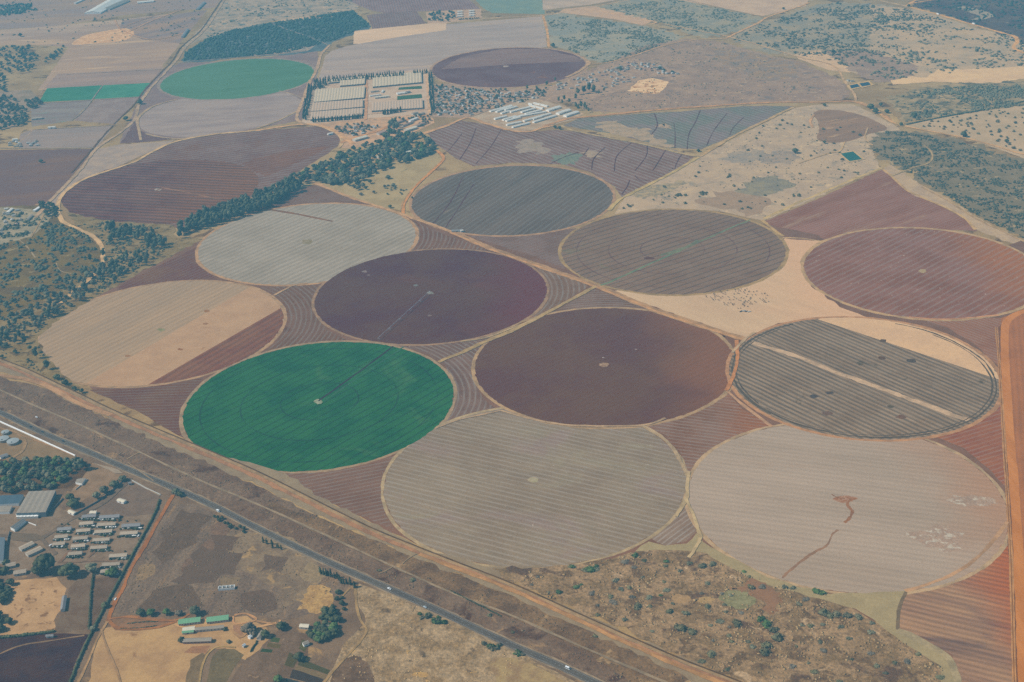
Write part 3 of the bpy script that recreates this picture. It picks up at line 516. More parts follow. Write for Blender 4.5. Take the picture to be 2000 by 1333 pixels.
fld([(470, 900), (560, 925), (650, 985), (760, 1040), (830, 1075), (960, 1106), (1060, 1106), (1000, 1140), (1150, 1205), (1310, 1275), (1470, 1345), (1560, 1400), (1460, 1400), (1320, 1310), (1160, 1238), (1000, 1166), (820, 1093), (640, 1016), (500, 948), (350, 882), (200, 815), (60, 745), (-80, 700), (-80, 680), (60, 730), (160, 772), (300, 840), (400, 882)],
    (142, 132, 112), (130, 122, 108), ns=30, rg=2, name="rough_grass")
# -- tall grass and bush, bottom right --
fld([(960, 1108), (1040, 1112), (1120, 1106), (1230, 1080), (1300, 1072), (1345, 1074), (1400, 1090), (1450, 1118), (1500, 1135), (1560, 1152), (1625, 1168), (1680, 1195), (1720, 1225), (1760, 1252), (1800, 1275), (1840, 1300), (1860, 1345), (1860, 1420), (1600, 1420), (1440, 1333), (1300, 1270), (1150, 1200), (1060, 1160), (990, 1138)],
    (150, 130, 104), (122, 110, 92), ns=26, rg=3, grain=0.5, gs=4.0, bump=1.6, name="tall_grass_ground", patch=((106, 98, 88), 18, 0.5, 0.62, (98, 92, 90), 45, 0.56, 0.66, (172, 150, 120), 24, 0.6, 0.7))
fld([(1240, 1078), (1268, 1058), (1300, 1068), (1340, 1062), (1360, 1042), (1372, 1060), (1420, 1085), (1500, 1128), (1560, 1146), (1620, 1160), (1690, 1158), (1768, 1155), (1755, 1190), (1750, 1230), (1790, 1250), (1850, 1285), (1872, 1320), (1880, 1420), (1845, 1420), (1836, 1300), (1780, 1268), (1720, 1222), (1670, 1190), (1600, 1172), (1500, 1142), (1440, 1118), (1380, 1082), (1320, 1074)],
    (156, 144, 112), (146, 136, 108), ns=30, rg=1, name="rough_grass")
mark(1445, 1172, 38, 20, (136, 136, 108), (118, 120, 98), "grass_patch", 18)
fld([(1430, 1150), (1460, 1135), (1500, 1145), (1528, 1165), (1520, 1195), (1500, 1200), (1480, 1170), (1450, 1155)], (138, 112, 96), (126, 106, 92), ns=14, sm=True, rg=4, name="bare_earth")
mark(1378, 1172, 17, 7, (168, 142, 106), (150, 132, 100)); mark(1330, 1170, 18, 8, (160, 136, 104), None)
# -- right hand margin: red soil and the earth road, reddish window cast mixed into both --
fld([(1955, 622), (2090, 575), (2200, 1420), (1985, 1420)], (158, 110, 94), (146, 104, 90), ns=60, rg=0, rows=('lin', (1990, 900), (4, 60), 9, 0.12, 'soft'))
fld([(1950, 640), (1962, 630), (1968, 800), (1978, 1010), (1992, 1333), (1996, 1420), (1986, 1420), (1976, 1210), (1964, 960), (1954, 760)], (126, 96, 84), (108, 90, 80), ns=12, rg=0.6, name="road_verge")
ribbon("earth_road", [(2100, 570), (2020, 602), (1985, 614), (1966, 630), (1962, 660), (1966, 760), (1975, 880), (1985, 1010), (1992, 1150), (2001, 1333), (2006, 1430)], 12.5, ground_mat("orange_road", alb((186, 130, 98), (640, 1800)), alb((170, 118, 90), (640, 1800)), ns=30, grain=0.1, stretch=(0.02, 1)), 0.08)
ribbon("field_track", [(1946, 640), (1952, 720), (1960, 850), (1967, 960), (1974, 1080), (1977, 1180), (1981, 1333), (1984, 1430)], 4.6, gm("earth", (182, 140, 104), (640, 1700)), 0.2)
ribbon("track_middle", [(1946, 640), (1952, 720), (1960, 850), (1967, 960), (1974, 1080), (1977, 1180), (1981, 1333), (1984, 1430)], 1.3, gm("dk", (140, 106, 84), (640, 1700)), 0.3)
# -- south-west corner --
fld([(-120, 812), (0, 815), (160, 880), (250, 920), (420, 996), (640, 1104), (760, 1156), (900, 1218), (1000, 1267), (1170, 1345), (1240, 1420), (-200, 1420)], (124, 114, 102), (108, 102, 96), ns=45, rg=1, bump=0.6, grain=0.22, name="rough_ground", patch=((152, 130, 100), 30, 0.58, 0.68))
fld([(-60, 842), (20, 838), (60, 850), (145, 893), (120, 905), (0, 905), (-60, 905)], (124, 116, 102), (134, 122, 104), ns=18, rg=1, name="rough_grass")
fld([(-60, 898), (170, 902), (175, 930), (140, 955), (60, 966), (-60, 970)], (84, 88, 82), (104, 98, 86), ns=14, rg=2, name="garden_ground")
fld([(180, 905), (225, 915), (245, 930), (200, 955), (150, 985), (130, 975), (160, 935)], (138, 124, 108), (124, 114, 102), ns=16, rg=1, name="yard")
fld([(-60, 985), (60, 975), (140, 1000), (205, 995), (250, 985), (300, 1000), (290, 1050), (245, 1120), (180, 1128), (100, 1120), (-60, 1130)], (130, 122, 111), (118, 112, 104), ns=14, rg=1.5, name="yard", patch=((108, 106, 100), 12, 0.6, 0.7))
fld([(180, 992), (232, 950), (262, 940), (318, 968), (300, 1005), (240, 1010), (200, 1005)], (108, 106, 104), (118, 112, 106), ns=14, rg=1, name="yard")
fld([(10, 1150), (30, 1135), (110, 1128), (130, 1150), (128, 1185), (112, 1200), (106, 1236), (60, 1240), (-20, 1250), (-20, 1200)], (176, 148, 114), (162, 136, 106), ns=24, rg=1.2, name="sports_ground", patch=((128, 108, 92), 12, 0.58, 0.66))
fld([(132, 1150), (150, 1135), (180, 1131), (175, 1230), (108, 1236), (114, 1204), (130, 1190)], (114, 108, 100), (104, 98, 94), ns=16, rg=1, name="rough_grass")
fld([(184, 1132), (238, 1124), (215, 1170), (185, 1228), (175, 1226)], (106, 100, 96), (94, 92, 90), ns=16, rg=1, name="rough_grass")
fld([(-200, 1250), (105, 1238), (170, 1240), (150, 1290), (120, 1420), (-200, 1420)], (76, 76, 82), (64, 68, 76), ns=24, rg=1, name="ploughed_plot", rows=('lin', (60, 1290), (60, -20), 6, 0.16, 'soft'))
ribbon("footpath", [(0, 1278), (40, 1262), (100, 1252), (165, 1242)], 2.4, gm("earth", (140, 122, 100), (-600, 1350)), 0.4)
fld([(332, 985), (380, 985), (450, 1020), (560, 1070), (640, 1105), (690, 1135), (660, 1170), (620, 1195), (560, 1210), (500, 1202), (440, 1200), (340, 1198), (222, 1200), (240, 1150), (280, 1075)], (108, 104, 100), (122, 114, 104), ns=28, rg=1.5, grain=0.4, gs=3.5, bump=1.0, name="rough_grass", patch=((132, 116, 98), 18, 0.6, 0.68), stretch=((400, 1080), (30, -60)))
fld([(450, 1035), (520, 1045), (600, 1085), (640, 1120), (600, 1170), (560, 1185), (540, 1150), (470, 1110), (430, 1080)], (132, 122, 106), (114, 108, 100), ns=22, rg=2, grain=0.26, bump=0.6, name="rough_grass", patch=((152, 132, 102), 20, 0.57, 0.66))
for q_, c_ in (([(350, 1000), (400, 1010), (380, 1060), (320, 1100), (300, 1080)], (101, 98, 95)), ([(400, 1060), (425, 1010), (455, 1030), (420, 1095), (370, 1130), (350, 1118)], (116, 105, 99)), ([(520, 1080), (560, 1090), (548, 1120), (505, 1118)], (106, 101, 97)), ([(470, 1160), (520, 1150), (540, 1185), (490, 1200)], (103, 98, 95)), ([(300, 1150), (380, 1145), (400, 1190), (260, 1192)], (102, 98, 94)), ([(600, 1100), (640, 1120), (620, 1145), (580, 1135)], (140, 128, 106)), ([(540, 1040), (580, 1060), (560, 1078), (520, 1060)], (138, 126, 106)), ([(270, 1110), (310, 1105), (300, 1130), (262, 1135)], (136, 122, 102)), ([(430, 1130), (470, 1128), (460, 1150), (425, 1152)], (128, 118, 102))):
    fld(q_, c_, None, ns=12, rg=4, grain=0.35, gs=3.5, name="grass_patch")
fld([(585, 1180), (600, 1152), (640, 1148), (655, 1165), (640, 1190), (605, 1196)], (172, 146, 104), (152, 128, 96), ns=10, sm=True, rg=3.5, grain=0.4, name="dry_grass_patch")
fld([(390, 1075), (430, 1078), (470, 1082), (455, 1120), (420, 1135), (340, 1138), (365, 1110)], (103, 99, 96), None, ns=12, rg=4, name="burnt_ground")
fld([(410, 1045), (440, 1045), (468, 1050), (452, 1078), (420, 1075)], (102, 98, 96), None, ns=12, rg=4, name="burnt_ground")
fld([(150, 1430), (185, 1270), (205, 1225), (240, 1220), (300, 1228), (340, 1210), (480, 1205), (520, 1225), (540, 1250), (500, 1275), (480, 1290), (440, 1268), (410, 1270), (390, 1290), (370, 1345), (355, 1430)], (174, 146, 108), (158, 132, 102), ns=40, rg=1.5, name="school_yard", patch=((136, 112, 92), 26, 0.62, 0.7))
fld([(360, 1276), (375, 1263), (410, 1262), (402, 1277)], (150, 118, 98), (138, 110, 94), ns=8, rg=0.6, name="bare_earth")
fld([(455, 1222), (470, 1222), (475, 1240), (470, 1250), (455, 1240)], (152, 122, 102), None, ns=8, rg=0.8, name="bare_earth")
fld([(205, 1212), (225, 1232), (270, 1232), (320, 1225), (340, 1216), (320, 1206), (230, 1206)], (138, 112, 96), (122, 106, 94), ns=12, rg=0.8, name="rough_grass")
fld([(360, 1345), (372, 1290), (395, 1276), (400, 1280), (390, 1345), (388, 1430), (355, 1430)], (122, 112, 94), (108, 102, 90), ns=12, rg=0.6, grain=0.25, name="rough_grass")
fld([(402, 1340), (415, 1282), (430, 1268), (460, 1268), (476, 1280), (460, 1300), (436, 1345), (420, 1430), (390, 1430)], (112, 108, 92), (98, 98, 88), ns=14, rg=0.6, grain=0.25, name="rough_grass")
fld([(440, 1345), (470, 1300), (500, 1275), (545, 1230), (610, 1240), (600, 1280), (560, 1345), (540, 1430), (430, 1430)], (116, 106, 96), (102, 96, 90), ns=16, rg=1, grain=0.26, name="rough_grass", patch=((142, 124, 102), 14, 0.6, 0.68))
for q, c in (([(585, 1290), (600, 1292), (644, 1310), (640, 1318), (582, 1300)], (80, 92, 84)), ([(572, 1308), (590, 1312), (632, 1328), (625, 1340), (566, 1325)], (70, 80, 86)), ([(560, 1325), (620, 1342), (610, 1420), (548, 1420)], (62, 84, 92)),
             ([(582, 1300), (638, 1320), (634, 1328), (575, 1308)], (118, 110, 92)), ([(512, 1268), (534, 1270), (530, 1276), (508, 1274)], (62, 90, 82)), ([(530, 1244), (548, 1248), (544, 1256), (528, 1254)], (76, 98, 86)), ([(524, 1256), (550, 1260), (546, 1268), (520, 1264)], (98, 98, 84)),
             ([(590, 1250), (604, 1256), (596, 1274), (584, 1268)], (86, 96, 84)), ([(565, 1275), (584, 1285), (572, 1306), (556, 1300)], (84, 92, 82))):
    fld(q, c, None, ns=6, rg=0.3, name="vegetable_plot", rows=('lin', q[0], (60, 14), 2.4, 0.3, 'soft'))
fld([(700, 1142), (760, 1160), (880, 1212), (1000, 1270), (1100, 1322), (1160, 1350), (1200, 1430), (600, 1430), (640, 1320), (680, 1250), (714, 1215), (700, 1180)], (156, 139, 112), (134, 119, 96), ns=22, rg=1.5, grain=0.5, gs=4.0, bump=1.6, name="tall_grass_ground", patch=((108, 102, 92), 22, 0.6, 0.68, (174, 146, 102), 16, 0.62, 0.7))
fld([(640, 1345), (660, 1300), (690, 1282), (720, 1300), (730, 1345), (720, 1430), (620, 1430)], (96, 90, 86), (116, 104, 92), ns=12, sm=True, grain=0.3, name="burnt_ground")
fld([(960, 1290), (1020, 1290), (1100, 1330), (1140, 1380), (980, 1400), (970, 1330)], (158, 140, 104), (138, 120, 96), ns=16, sm=True, grain=0.2, name="dry_grass_patch")
mark(820, 1319, 18, 5, (178, 148, 98), (160, 134, 98), "dry_grass_patch")

# ---------- roads, railway and tracks ----------
SW = G2((700, 1100)); FARM = G2((1000, 550)); FAR = G2((900, 220))
asph_line = [(-160, 735), (0, 806), (83, 846), (160, 878), (250, 917), (326, 948), (426, 993), (500, 1031), (640, 1098), (763, 1152), (876, 1203), (1000, 1261), (1083, 1297), (1165, 1335), (1330, 1410)]
ribbon("road_shoulder", asph_line, 15.5, gm("earth", (148, 136, 116), SW), 0.16)
ribbon("road_shoulder", asph_line, 12.0, gm("earth", (128, 124, 116), SW), 0.06)
rd = ribbon("asphalt_road", asph_line, 9.8, ground_mat("asphalt", alb((86, 96, 101), SW), alb((94, 102, 104), SW), ns=30, grain=0.06), 0.0)
def offset(px, off, n=8):
    w = smooth([np.array(G2(p)) for p in px], n, False); o_ = []
    for i in range(len(w)):
        t = w[min(i+1, len(w)-1)]-w[max(i-1, 0)]; t = t/np.linalg.norm(t); o_.append(w[i]+np.array([-t[1], t[0]])*off)
    return o_
pm = flat_mat("road_paint", (0.55, 0.54, 0.5), 0.2)
for off in (-3.7, 3.7): ribbon("edge_line", offset(asph_line, off), 0.12, pm, 0, world=True, sm=False)
w_ = offset(asph_line, 0.0, 60)
for i in range(0, len(w_)-4, 6):
    if np.linalg.norm(w_[i+2]-w_[i]) < 12: ribbon("lane_marking", [w_[i], w_[i+1], w_[i+2]], 0.1, pm, 0, world=True, sm=False)
og = [(-120, 665), (0, 712), (48, 731), (150, 779), (210, 808), (293, 844), (351, 868), (401, 889), (500, 932), (640, 1002), (720, 1041), (818, 1081), (890, 1109), (1000, 1152), (1150, 1220), (1313, 1292), (1426, 1336), (1580, 1400)]
track([(p[0]+4, p[1]-6) for p in og], 6.5, (158, 138, 110), name="field_track")
ribbon("railway_ballast", [(p[0]+10, p[1]-7) for p in og], 2.6, gm("dk", (100, 92, 84), SW), 0.12)
ribbon("earth_road", og, 7.0, gm("earth", (162, 126, 104), SW), 0.3)
ribbon("earth_road", [(-80, 722), (0, 733), (50, 742), (100, 760), (150, 787), (215, 812)], 8.5, gm("earth", (176, 142, 110), SW), 0.3)
ribbon("earth_road", [(820, 1083), (890, 1111), (1000, 1154), (1150, 1223), (1313, 1296), (1426, 1341)], 5.5, gm("earth", (178, 140, 102), SW), 0.4)
ribbon("service_track", [(-80, 728), (0, 763), (80, 799), (140, 824), (270, 883), (376, 933), (500, 985), (600, 1030), (770, 1108), (890, 1162), (1000, 1204), (1140, 1266), (1305, 1336), (1440, 1395)], 3.8, gm("earth", (146, 134, 114), SW), 0.3)
for pts in ([(740, 1122), (755, 1115), (768, 1108)], [(785, 1103), (800, 1090), (815, 1082)], [(248, 898), (262, 890), (274, 884)], [(300, 940), (250, 905)]):
    ribbon("footpath", pts, 1.8, gm("earth", (150, 134, 110), SW), 0.3)
T = lambda px, w, c, **k: ribbon("dirt_track", px, w, gm("earth", c, cen([G2(p) for p in px])), 0.3, **k)
T([(595, 353), (625, 362), (660, 377), (720, 398), (790, 421), (880, 453), (960, 487), (1050, 519), (1160, 558), (1240, 590), (1300, 614), (1380, 640), (1455, 664)], 9.5, (182, 152, 122))
T([(880, 453), (960, 487), (1050, 519), (1160, 558), (1240, 590), (1300, 614), (1380, 640), (1455, 664)], 15, (166, 140, 114))
T([(880, 455), (960, 489), (1050, 521), (1160, 560), (1240, 592), (1300, 616), (1380, 642), (1455, 666)], 6, (186, 148, 116))
T([(1164, 560), (1120, 584), (1070, 610), (1010, 642), (950, 668), (900, 690), (856, 708)], 9, (168, 148, 114))
T([(1050, 622), (1000, 642), (950, 660), (900, 668)], 4, (174, 154, 122))
T([(787, 418), (788, 398), (800, 380), (816, 360), (840, 338), (862, 318), (866, 306), (850, 294), (838, 286)], 8, (186, 140, 118))
T([(782, 414), (790, 392), (800, 376)], 2.5, (150, 136, 116))
T([(110, 600), (140, 575), (170, 550), (190, 530), (200, 510), (199, 485), (182, 463), (150, 447), (122, 433), (114, 412), (118, 388), (136, 368), (170, 348), (215, 333), (262, 317), (300, 296), (345, 277), (420, 263), (500, 256), (590, 243), (620, 246), (645, 255), (660, 262), (669, 278), (662, 290)], 9, (190, 166, 136))
T([(112, 412), (90, 404), (70, 400)], 5, (160, 142, 124))
T([(275, 275), (272, 258), (268, 240), (275, 225), (300, 208), (345, 195)], 8, (160, 150, 138))
T([(284, 262), (310, 268), (350, 272), (380, 268)], 7, (164, 152, 138))
T([(500, 252), (540, 238), (580, 218), (590, 208)], 7, (160, 150, 138)); T([(592, 192), (560, 181), (545, 178)], 5, (158, 150, 142))
T([(665, 280), (700, 268), (740, 255), (780, 240), (830, 226)], 13, (180, 142, 128))
T([(500, 256), (590, 244), (640, 250), (690, 282)], 10, (190, 156, 134))
T([(826, 262), (870, 247), (913, 231), (950, 242), (987, 253), (1015, 258), (1040, 257), (1057, 251), (1080, 246)], 11, (184, 152, 132))
T([(913, 231), (960, 214), (1020, 190), (1060, 193), (1100, 207), (1130, 220)], 4, (160, 148, 138))
T([(1060, 248), (1085, 240), (1110, 233), (1175, 226), (1300, 214), (1400, 207), (1500, 201), (1560, 201), (1620, 200), (1665, 199), (1700, 211), (1740, 236), (1765, 247)], 11, (176, 142, 128))
T([(1664, 200), (1685, 202), (1715, 220), (1745, 240), (1800, 254), (1900, 274), (2060, 320)], 8, (186, 158, 130))
T([(1700, 212), (1730, 218), (1752, 238), (1765, 248)], 16, (170, 154, 128))
T([(1095, 246), (1120, 256), (1190, 270), (1260, 283), (1340, 302), (1366, 306)], 10, (164, 152, 130))
T([(1368, 306), (1400, 286), (1440, 263), (1500, 234), (1550, 210)], 9, (172, 154, 130))
T([(1366, 308), (1340, 322), (1300, 345), (1250, 370), (1210, 392), (1190, 412)], 9, (176, 160, 126))
T([(1492, 428), (1560, 396), (1640, 362), (1722, 328)], 8, (180, 162, 128))
T([(1528, 465), (1565, 466), (1605, 472)], 5, (184, 160, 126)); T([(1488, 430), (1505, 444), (1530, 462)], 7, (176, 154, 120))
T([(1725, 332), (1745, 348), (1770, 372), (1800, 386), (1850, 408), (1885, 428), (1905, 450)], 6, (180, 156, 124))
T([(1800, 366), (1850, 392), (1915, 432), (2060, 500)], 5, (170, 150, 124))
T([(1672, 198), (1668, 184), (1650, 160), (1640, 142), (1620, 126), (1560, 112), (1480, 88), (1420, 72), (1360, 60), (1300, 48)], 7, (176, 158, 140))
T([(1420, 75), (1450, 60), (1480, 46), (1500, 34), (1560, 14), (1580, 6)], 9, (184, 156, 140))
T([(1142, 128), (1180, 124), (1230, 112), (1290, 92), (1345, 80), (1420, 76)], 8, (170, 150, 138))
T([(1138, 112), (1150, 125), (1130, 140), (1105, 152)], 10, (170, 150, 138))
T([(1060, 30), (1066, 50), (1070, 72), (1072, 94)], 8, (184, 152, 134))
T([(880, 44), (960, 36), (1065, 30), (1110, 22), (1155, 14), (1230, 0), (1330, -20)], 8, (172, 158, 148))
T([(1155, 16), (1220, 33), (1280, 43), (1258, 50)], 6, (186, 160, 146)); T([(1340, 0), (1420, 18), (1490, 33)], 6, (176, 162, 150))
T([(1790, 0), (1776, 8), (1776, 14), (1830, 28), (1900, 48), (1955, 64), (1982, 72), (1986, 82), (1980, 94), (2010, 108), (2060, 125)], 11, (188, 154, 136))
T([(1720, 2), (1750, 8), (1776, 14)], 8, (176, 162, 146)); T([(1776, 8), (1810, 2), (1850, -4)], 8, (186, 154, 138))
T([(450, -20), (420, 30), (397, 62), (360, 95), (345, 118), (320, 145), (292, 176), (272, 205), (262, 235), (232, 262), (190, 290), (150, 340), (92, 400), (70, 425)], 9, (160, 150, 142))
ribbon("drain", [(440, -10), (413, 30), (390, 62), (354, 93), (338, 118), (312, 145), (283, 176), (262, 205), (226, 240), (183, 288), (140, 338)], 4, gm("drain", (100, 106, 118), (-900, 3900)), 0.4)
T([(645, 88), (628, 106), (619, 135), (604, 163), (592, 195), (584, 215), (580, 234), (596, 244)], 9, (170, 152, 142))
T([(530, 46), (560, 58), (600, 72), (640, 88)], 5, (140, 146, 150)); T([(345, 124), (400, 118), (500, 110), (600, 99)], 4, (150, 148, 150))
T([(714, 146), (716, 180), (714, 235)], 8, (180, 144, 138)); T([(832, 142), (836, 180), (838, 222)], 8, (190, 164, 148)); T([(718, 224), (760, 220), (838, 214)], 5, (186, 160, 146))
T([(55, 252), (62, 256), (50, 268), (35, 280)], 4, (156, 146, 140)); T([(68, 254), (140, 250), (225, 245)], 3.5, (160, 150, 146)); T([(90, 202), (180, 196), (270, 190)], 3, (158, 148, 146)); T([(140, 236), (165, 215), (200, 168)], 3, (140, 144, 146)); T([(130, 146), (200, 142), (320, 136)], 3, (162, 150, 148)); T([(0, 290), (100, 291), (188, 289)], 3, (140, 138, 142))
T([(380, 60), (300, 78), (240, 60), (225, 40)], 5, (168, 142, 142)); T([(360, 18), (300, 40), (252, 62)], 7, (166, 140, 144)); T([(318, 26), (260, 46), (238, 56)], 5, (160, 136, 142))
T([(1345, 922), (1342, 950), (1340, 975), (1320, 1010)], 5.5, (182, 162, 126)); T([(1340, 975), (1352, 1000), (1362, 1030), (1368, 1050), (1360, 1070), (1345, 1090)], 4.5, (184, 164, 126)); T([(978, 803), (1040, 820), (1120, 832), (1250, 832), (1300, 818)], 4, (176, 152, 122)); T([(850, 838), (900, 820), (978, 803)], 4, (170, 148, 122))
T([(1255, 832), (1290, 852), (1320, 885), (1340, 925)], 5, (174, 154, 124)); T([(1418, 762), (1455, 795), (1508, 834)], 5, (184, 148, 120)); T([(1438, 665), (1440, 700), (1430, 740), (1418, 764)], 6, (186, 134, 106)); T([(1430, 690), (1455, 664), (1475, 650)], 5, (180, 158, 128))
T([(1768, 1155), (1840, 1132), (1900, 1098), (1945, 1050), (1968, 1020)], 5, (180, 146, 114)); T([(1775, 620), (1850, 624), (1950, 616)], 5, (190, 144, 118)); T([(1752, 1230), (1756, 1190), (1770, 1157)], 4, (128, 116, 98)); T([(1752, 1232), (1790, 1250), (1850, 1284), (1872, 1340), (1874, 1400)], 9, (164, 150, 118))
T([(535, 578), (570, 560), (600, 554)], 5, (172, 148, 122)); T([(1590, 225), (1582, 238), (1588, 250)], 6, (184, 152, 134)); T([(1805, 285), (1820, 300), (1815, 318), (1780, 330), (1740, 345)], 4, (160, 148, 126)); T([(1695, 250), (1690, 270), (1705, 285)], 4, (176, 156, 132)); T([(1560, 320), (1620, 300), (1640, 296), (1650, 278)], 3.5, (186, 164, 134))
T([(38, 470), (55, 485), (70, 505)], 3, (150, 142, 124)); T([(110, 515), (118, 530), (140, 536)], 3, (150, 142, 124)); T([(60, 465), (75, 440), (85, 420)], 4, (160, 146, 124)); T([(22, 625), (40, 615)], 3, (156, 144, 122))
# south-west roads
T([(338, 968), (320, 1000), (300, 1035), (275, 1080), (258, 1108), (240, 1150), (222, 1185), (212, 1212)], 5.2, (158, 112, 92)); T([(212, 1210), (250, 1206), (300, 1212), (345, 1212), (370, 1200)], 4, (156, 116, 94)); T([(212, 1212), (235, 1228), (300, 1228), (345, 1215)], 4, (160, 116, 92))
T([(210, 1215), (190, 1250), (172, 1295), (148, 1345)], 3, (168, 140, 106)); T([(198, 1230), (210, 1270), (228, 1310), (238, 1345)], 2.6, (160, 134, 104)); T([(340, 1220), (380, 1232), (440, 1225), (470, 1245), (490, 1230), (540, 1218)], 4, (182, 148, 110))
T([(458, 1203), (480, 1200), (500, 1212), (460, 1220), (455, 1205)], 3, (180, 142, 108)); T([(500, 1214), (540, 1220), (548, 1212)], 3, (176, 142, 108)); T([(388, 1345), (396, 1300), (410, 1274), (430, 1264), (460, 1266)], 2.4, (170, 146, 104))
T([(694, 1146), (696, 1180), (704, 1212), (716, 1232), (700, 1258), (670, 1290), (640, 1325), (620, 1350)], 3.2, (158, 136, 102)); T([(684, 1150), (672, 1162), (668, 1170)], 2.2, (150, 130, 100)); T([(810, 1184), (805, 1196)], 2, (160, 140, 110))
GR = (118, 114, 108)
T([(-60, 1050), (20, 1049), (50, 1050), (78, 1052), (100, 1040), (150, 1010), (200, 985), (235, 955), (255, 935)], 7.5, GR, ); T([(78, 1050), (95, 1070), (110, 1084)], 5, GR); T([(185, 1003), (172, 1030), (150, 1062), (128, 1088), (115, 1100)], 5, (128, 112, 102)); T([(235, 1008), (215, 1040), (196, 1068), (172, 1090)], 4, (130, 114, 102)); T([(160, 1098), (200, 1096), (240, 1100)], 3.5, (124, 112, 102)); T([(112, 1100), (160, 1099)], 3, (124, 112, 102))
fld([(20, 1042), (70, 1044), (90, 1052), (60, 1060), (25, 1056)], (112, 110, 104), None, ns=10, rg=0.3, name="paved_yard"); fld([(180, 905), (232, 918), (240, 926), (226, 926)], (150, 142, 128), None, ns=10, rg=0.3, name="paved_yard")
T([(0, 838), (30, 846), (48, 862), (45, 880), (25, 896)], 4.5, (150, 132, 108)); T([(-40, 822), (60, 858), (155, 895)], 2.4, (152, 128, 104)); T([(196, 970), (240, 944), (256, 938), (312, 970)], 2, (140, 132, 118))

# ---------- plants ----------
def zat(x, y):
    z = 0.0
    for b_ in LAYERS:
        if b_[0] <= x <= b_[2] and b_[1] <= y <= b_[3]: z = max(z, b_[4])
    return z
def _ico(sub):
    bm = bmesh.new(); bmesh.ops.create_icosphere(bm, subdivisions=sub, radius=1.0)
    V = np.array([v.co[:] for v in bm.verts]); F = np.array([[v.index for v in f.verts] for f in bm.faces]); bm.free(); return V, F
ICO = {1: _ico(1), 2: _ico(2)}
def lobes_mesh(name, lobes, sub=2, jit=0.24, leaves=140, ls=0.7, squash=0.85):
    """crown: lumpy lobes (x, y, z, r) with loose leaf sprays standing off their surface"""
    BV, BF = ICO[sub]; Vs = []; Fs = []; n = 0
    for (x, y, z, r) in lobes:
        V = BV*(r*(1+nr.normal(0, jit, (len(BV), 1)))); V[:, 2] *= squash; V = V+(x, y, z)
        Vs.append(V); Fs.append(BF+n); n += len(V)
    for k in range(leaves):
        x, y, z, r = lobes[k % len(lobes)]; d = nr.normal(size=3); d /= np.linalg.norm(d); d[2] = abs(d[2])*0.9-0.25
        c = np.array((x, y, z))+d*r*nr.uniform(0.9, 1.28); t = nr.normal(size=(3, 3))*ls*nr.uniform(0.6, 1.3)
        Vs.append(c+t); Fs.append(np.array([[n, n+1, n+2]])); n += 3
    return npmesh(name, np.vstack(Vs), np.vstack(Fs))
def trunk_mesh(name, h, r, limbs=3, spread=0.3):
    V = []; F = []
    def cone(a, b_, ra, rb, k=6):
        a = np.array(a, float); b_ = np.array(b_, float); d = (b_-a)/np.linalg.norm(b_-a); u = np.cross(d, (0.3, 0.9, 0.2)); u /= np.linalg.norm(u); v = np.cross(d, u); n = len(V)
        for i in range(k):
            t = 2*math.pi*i/k; V.append(a+(u*math.cos(t)+v*math.sin(t))*ra)
        for i in range(k):
            t = 2*math.pi*i/k; V.append(b_+(u*math.cos(t)+v*math.sin(t))*rb)
        for i in range(k): F.append((n+i, n+(i+1) % k, n+k+(i+1) % k, n+k+i))
    cone((0, 0, -0.5), (0, 0, h*0.6), r, r*0.6); cone((0, 0, h*0.6), (rnd.uniform(-.5, .5), 0, h), r*0.6, r*0.2)
    for i in range(limbs):
        t = 2*math.pi*i/limbs+rnd.uniform(0, 1); z0 = h*rnd.uniform(0.4, 0.65)
        cone((0, 0, z0), (math.cos(t)*h*spread, math.sin(t)*h*spread, min(h, z0+h*0.3)), r*0.4, r*0.12)
    return mesh(name, V, F)
def O(c, at): return alb(c, at)
LM = dict(
    euc=leaf_mat("eucalyptus_leaves", (0.07, 0.08, 0.05), (0.125, 0.125, 0.08)), dark=leaf_mat("dark_leaves", (0.044, 0.052, 0.027), (0.085, 0.09, 0.045)),
    con=leaf_mat("conifer_needles", (0.036, 0.047, 0.027), (0.07, 0.078, 0.045)), grey=leaf_mat("grey_leaves", (0.11, 0.11, 0.075), (0.17, 0.155, 0.105)),
    bush=leaf_mat("bush_leaves", (0.10, 0.10, 0.06), (0.16, 0.14, 0.09)),
    scrub=leaf_mat("scrub_leaves", (0.095, 0.092, 0.048), (0.16, 0.14, 0.08)), green=leaf_mat("fresh_leaves", (0.045, 0.085, 0.028), (0.09, 0.13, 0.045)),
    bare=leaf_mat("bare_twigs", (0.12, 0.10, 0.085), (0.17, 0.14, 0.11)))
BARK = flat_mat("bark", (0.17, 0.14, 0.11), 0.3, 1.5, 0.9)
LOW = {}
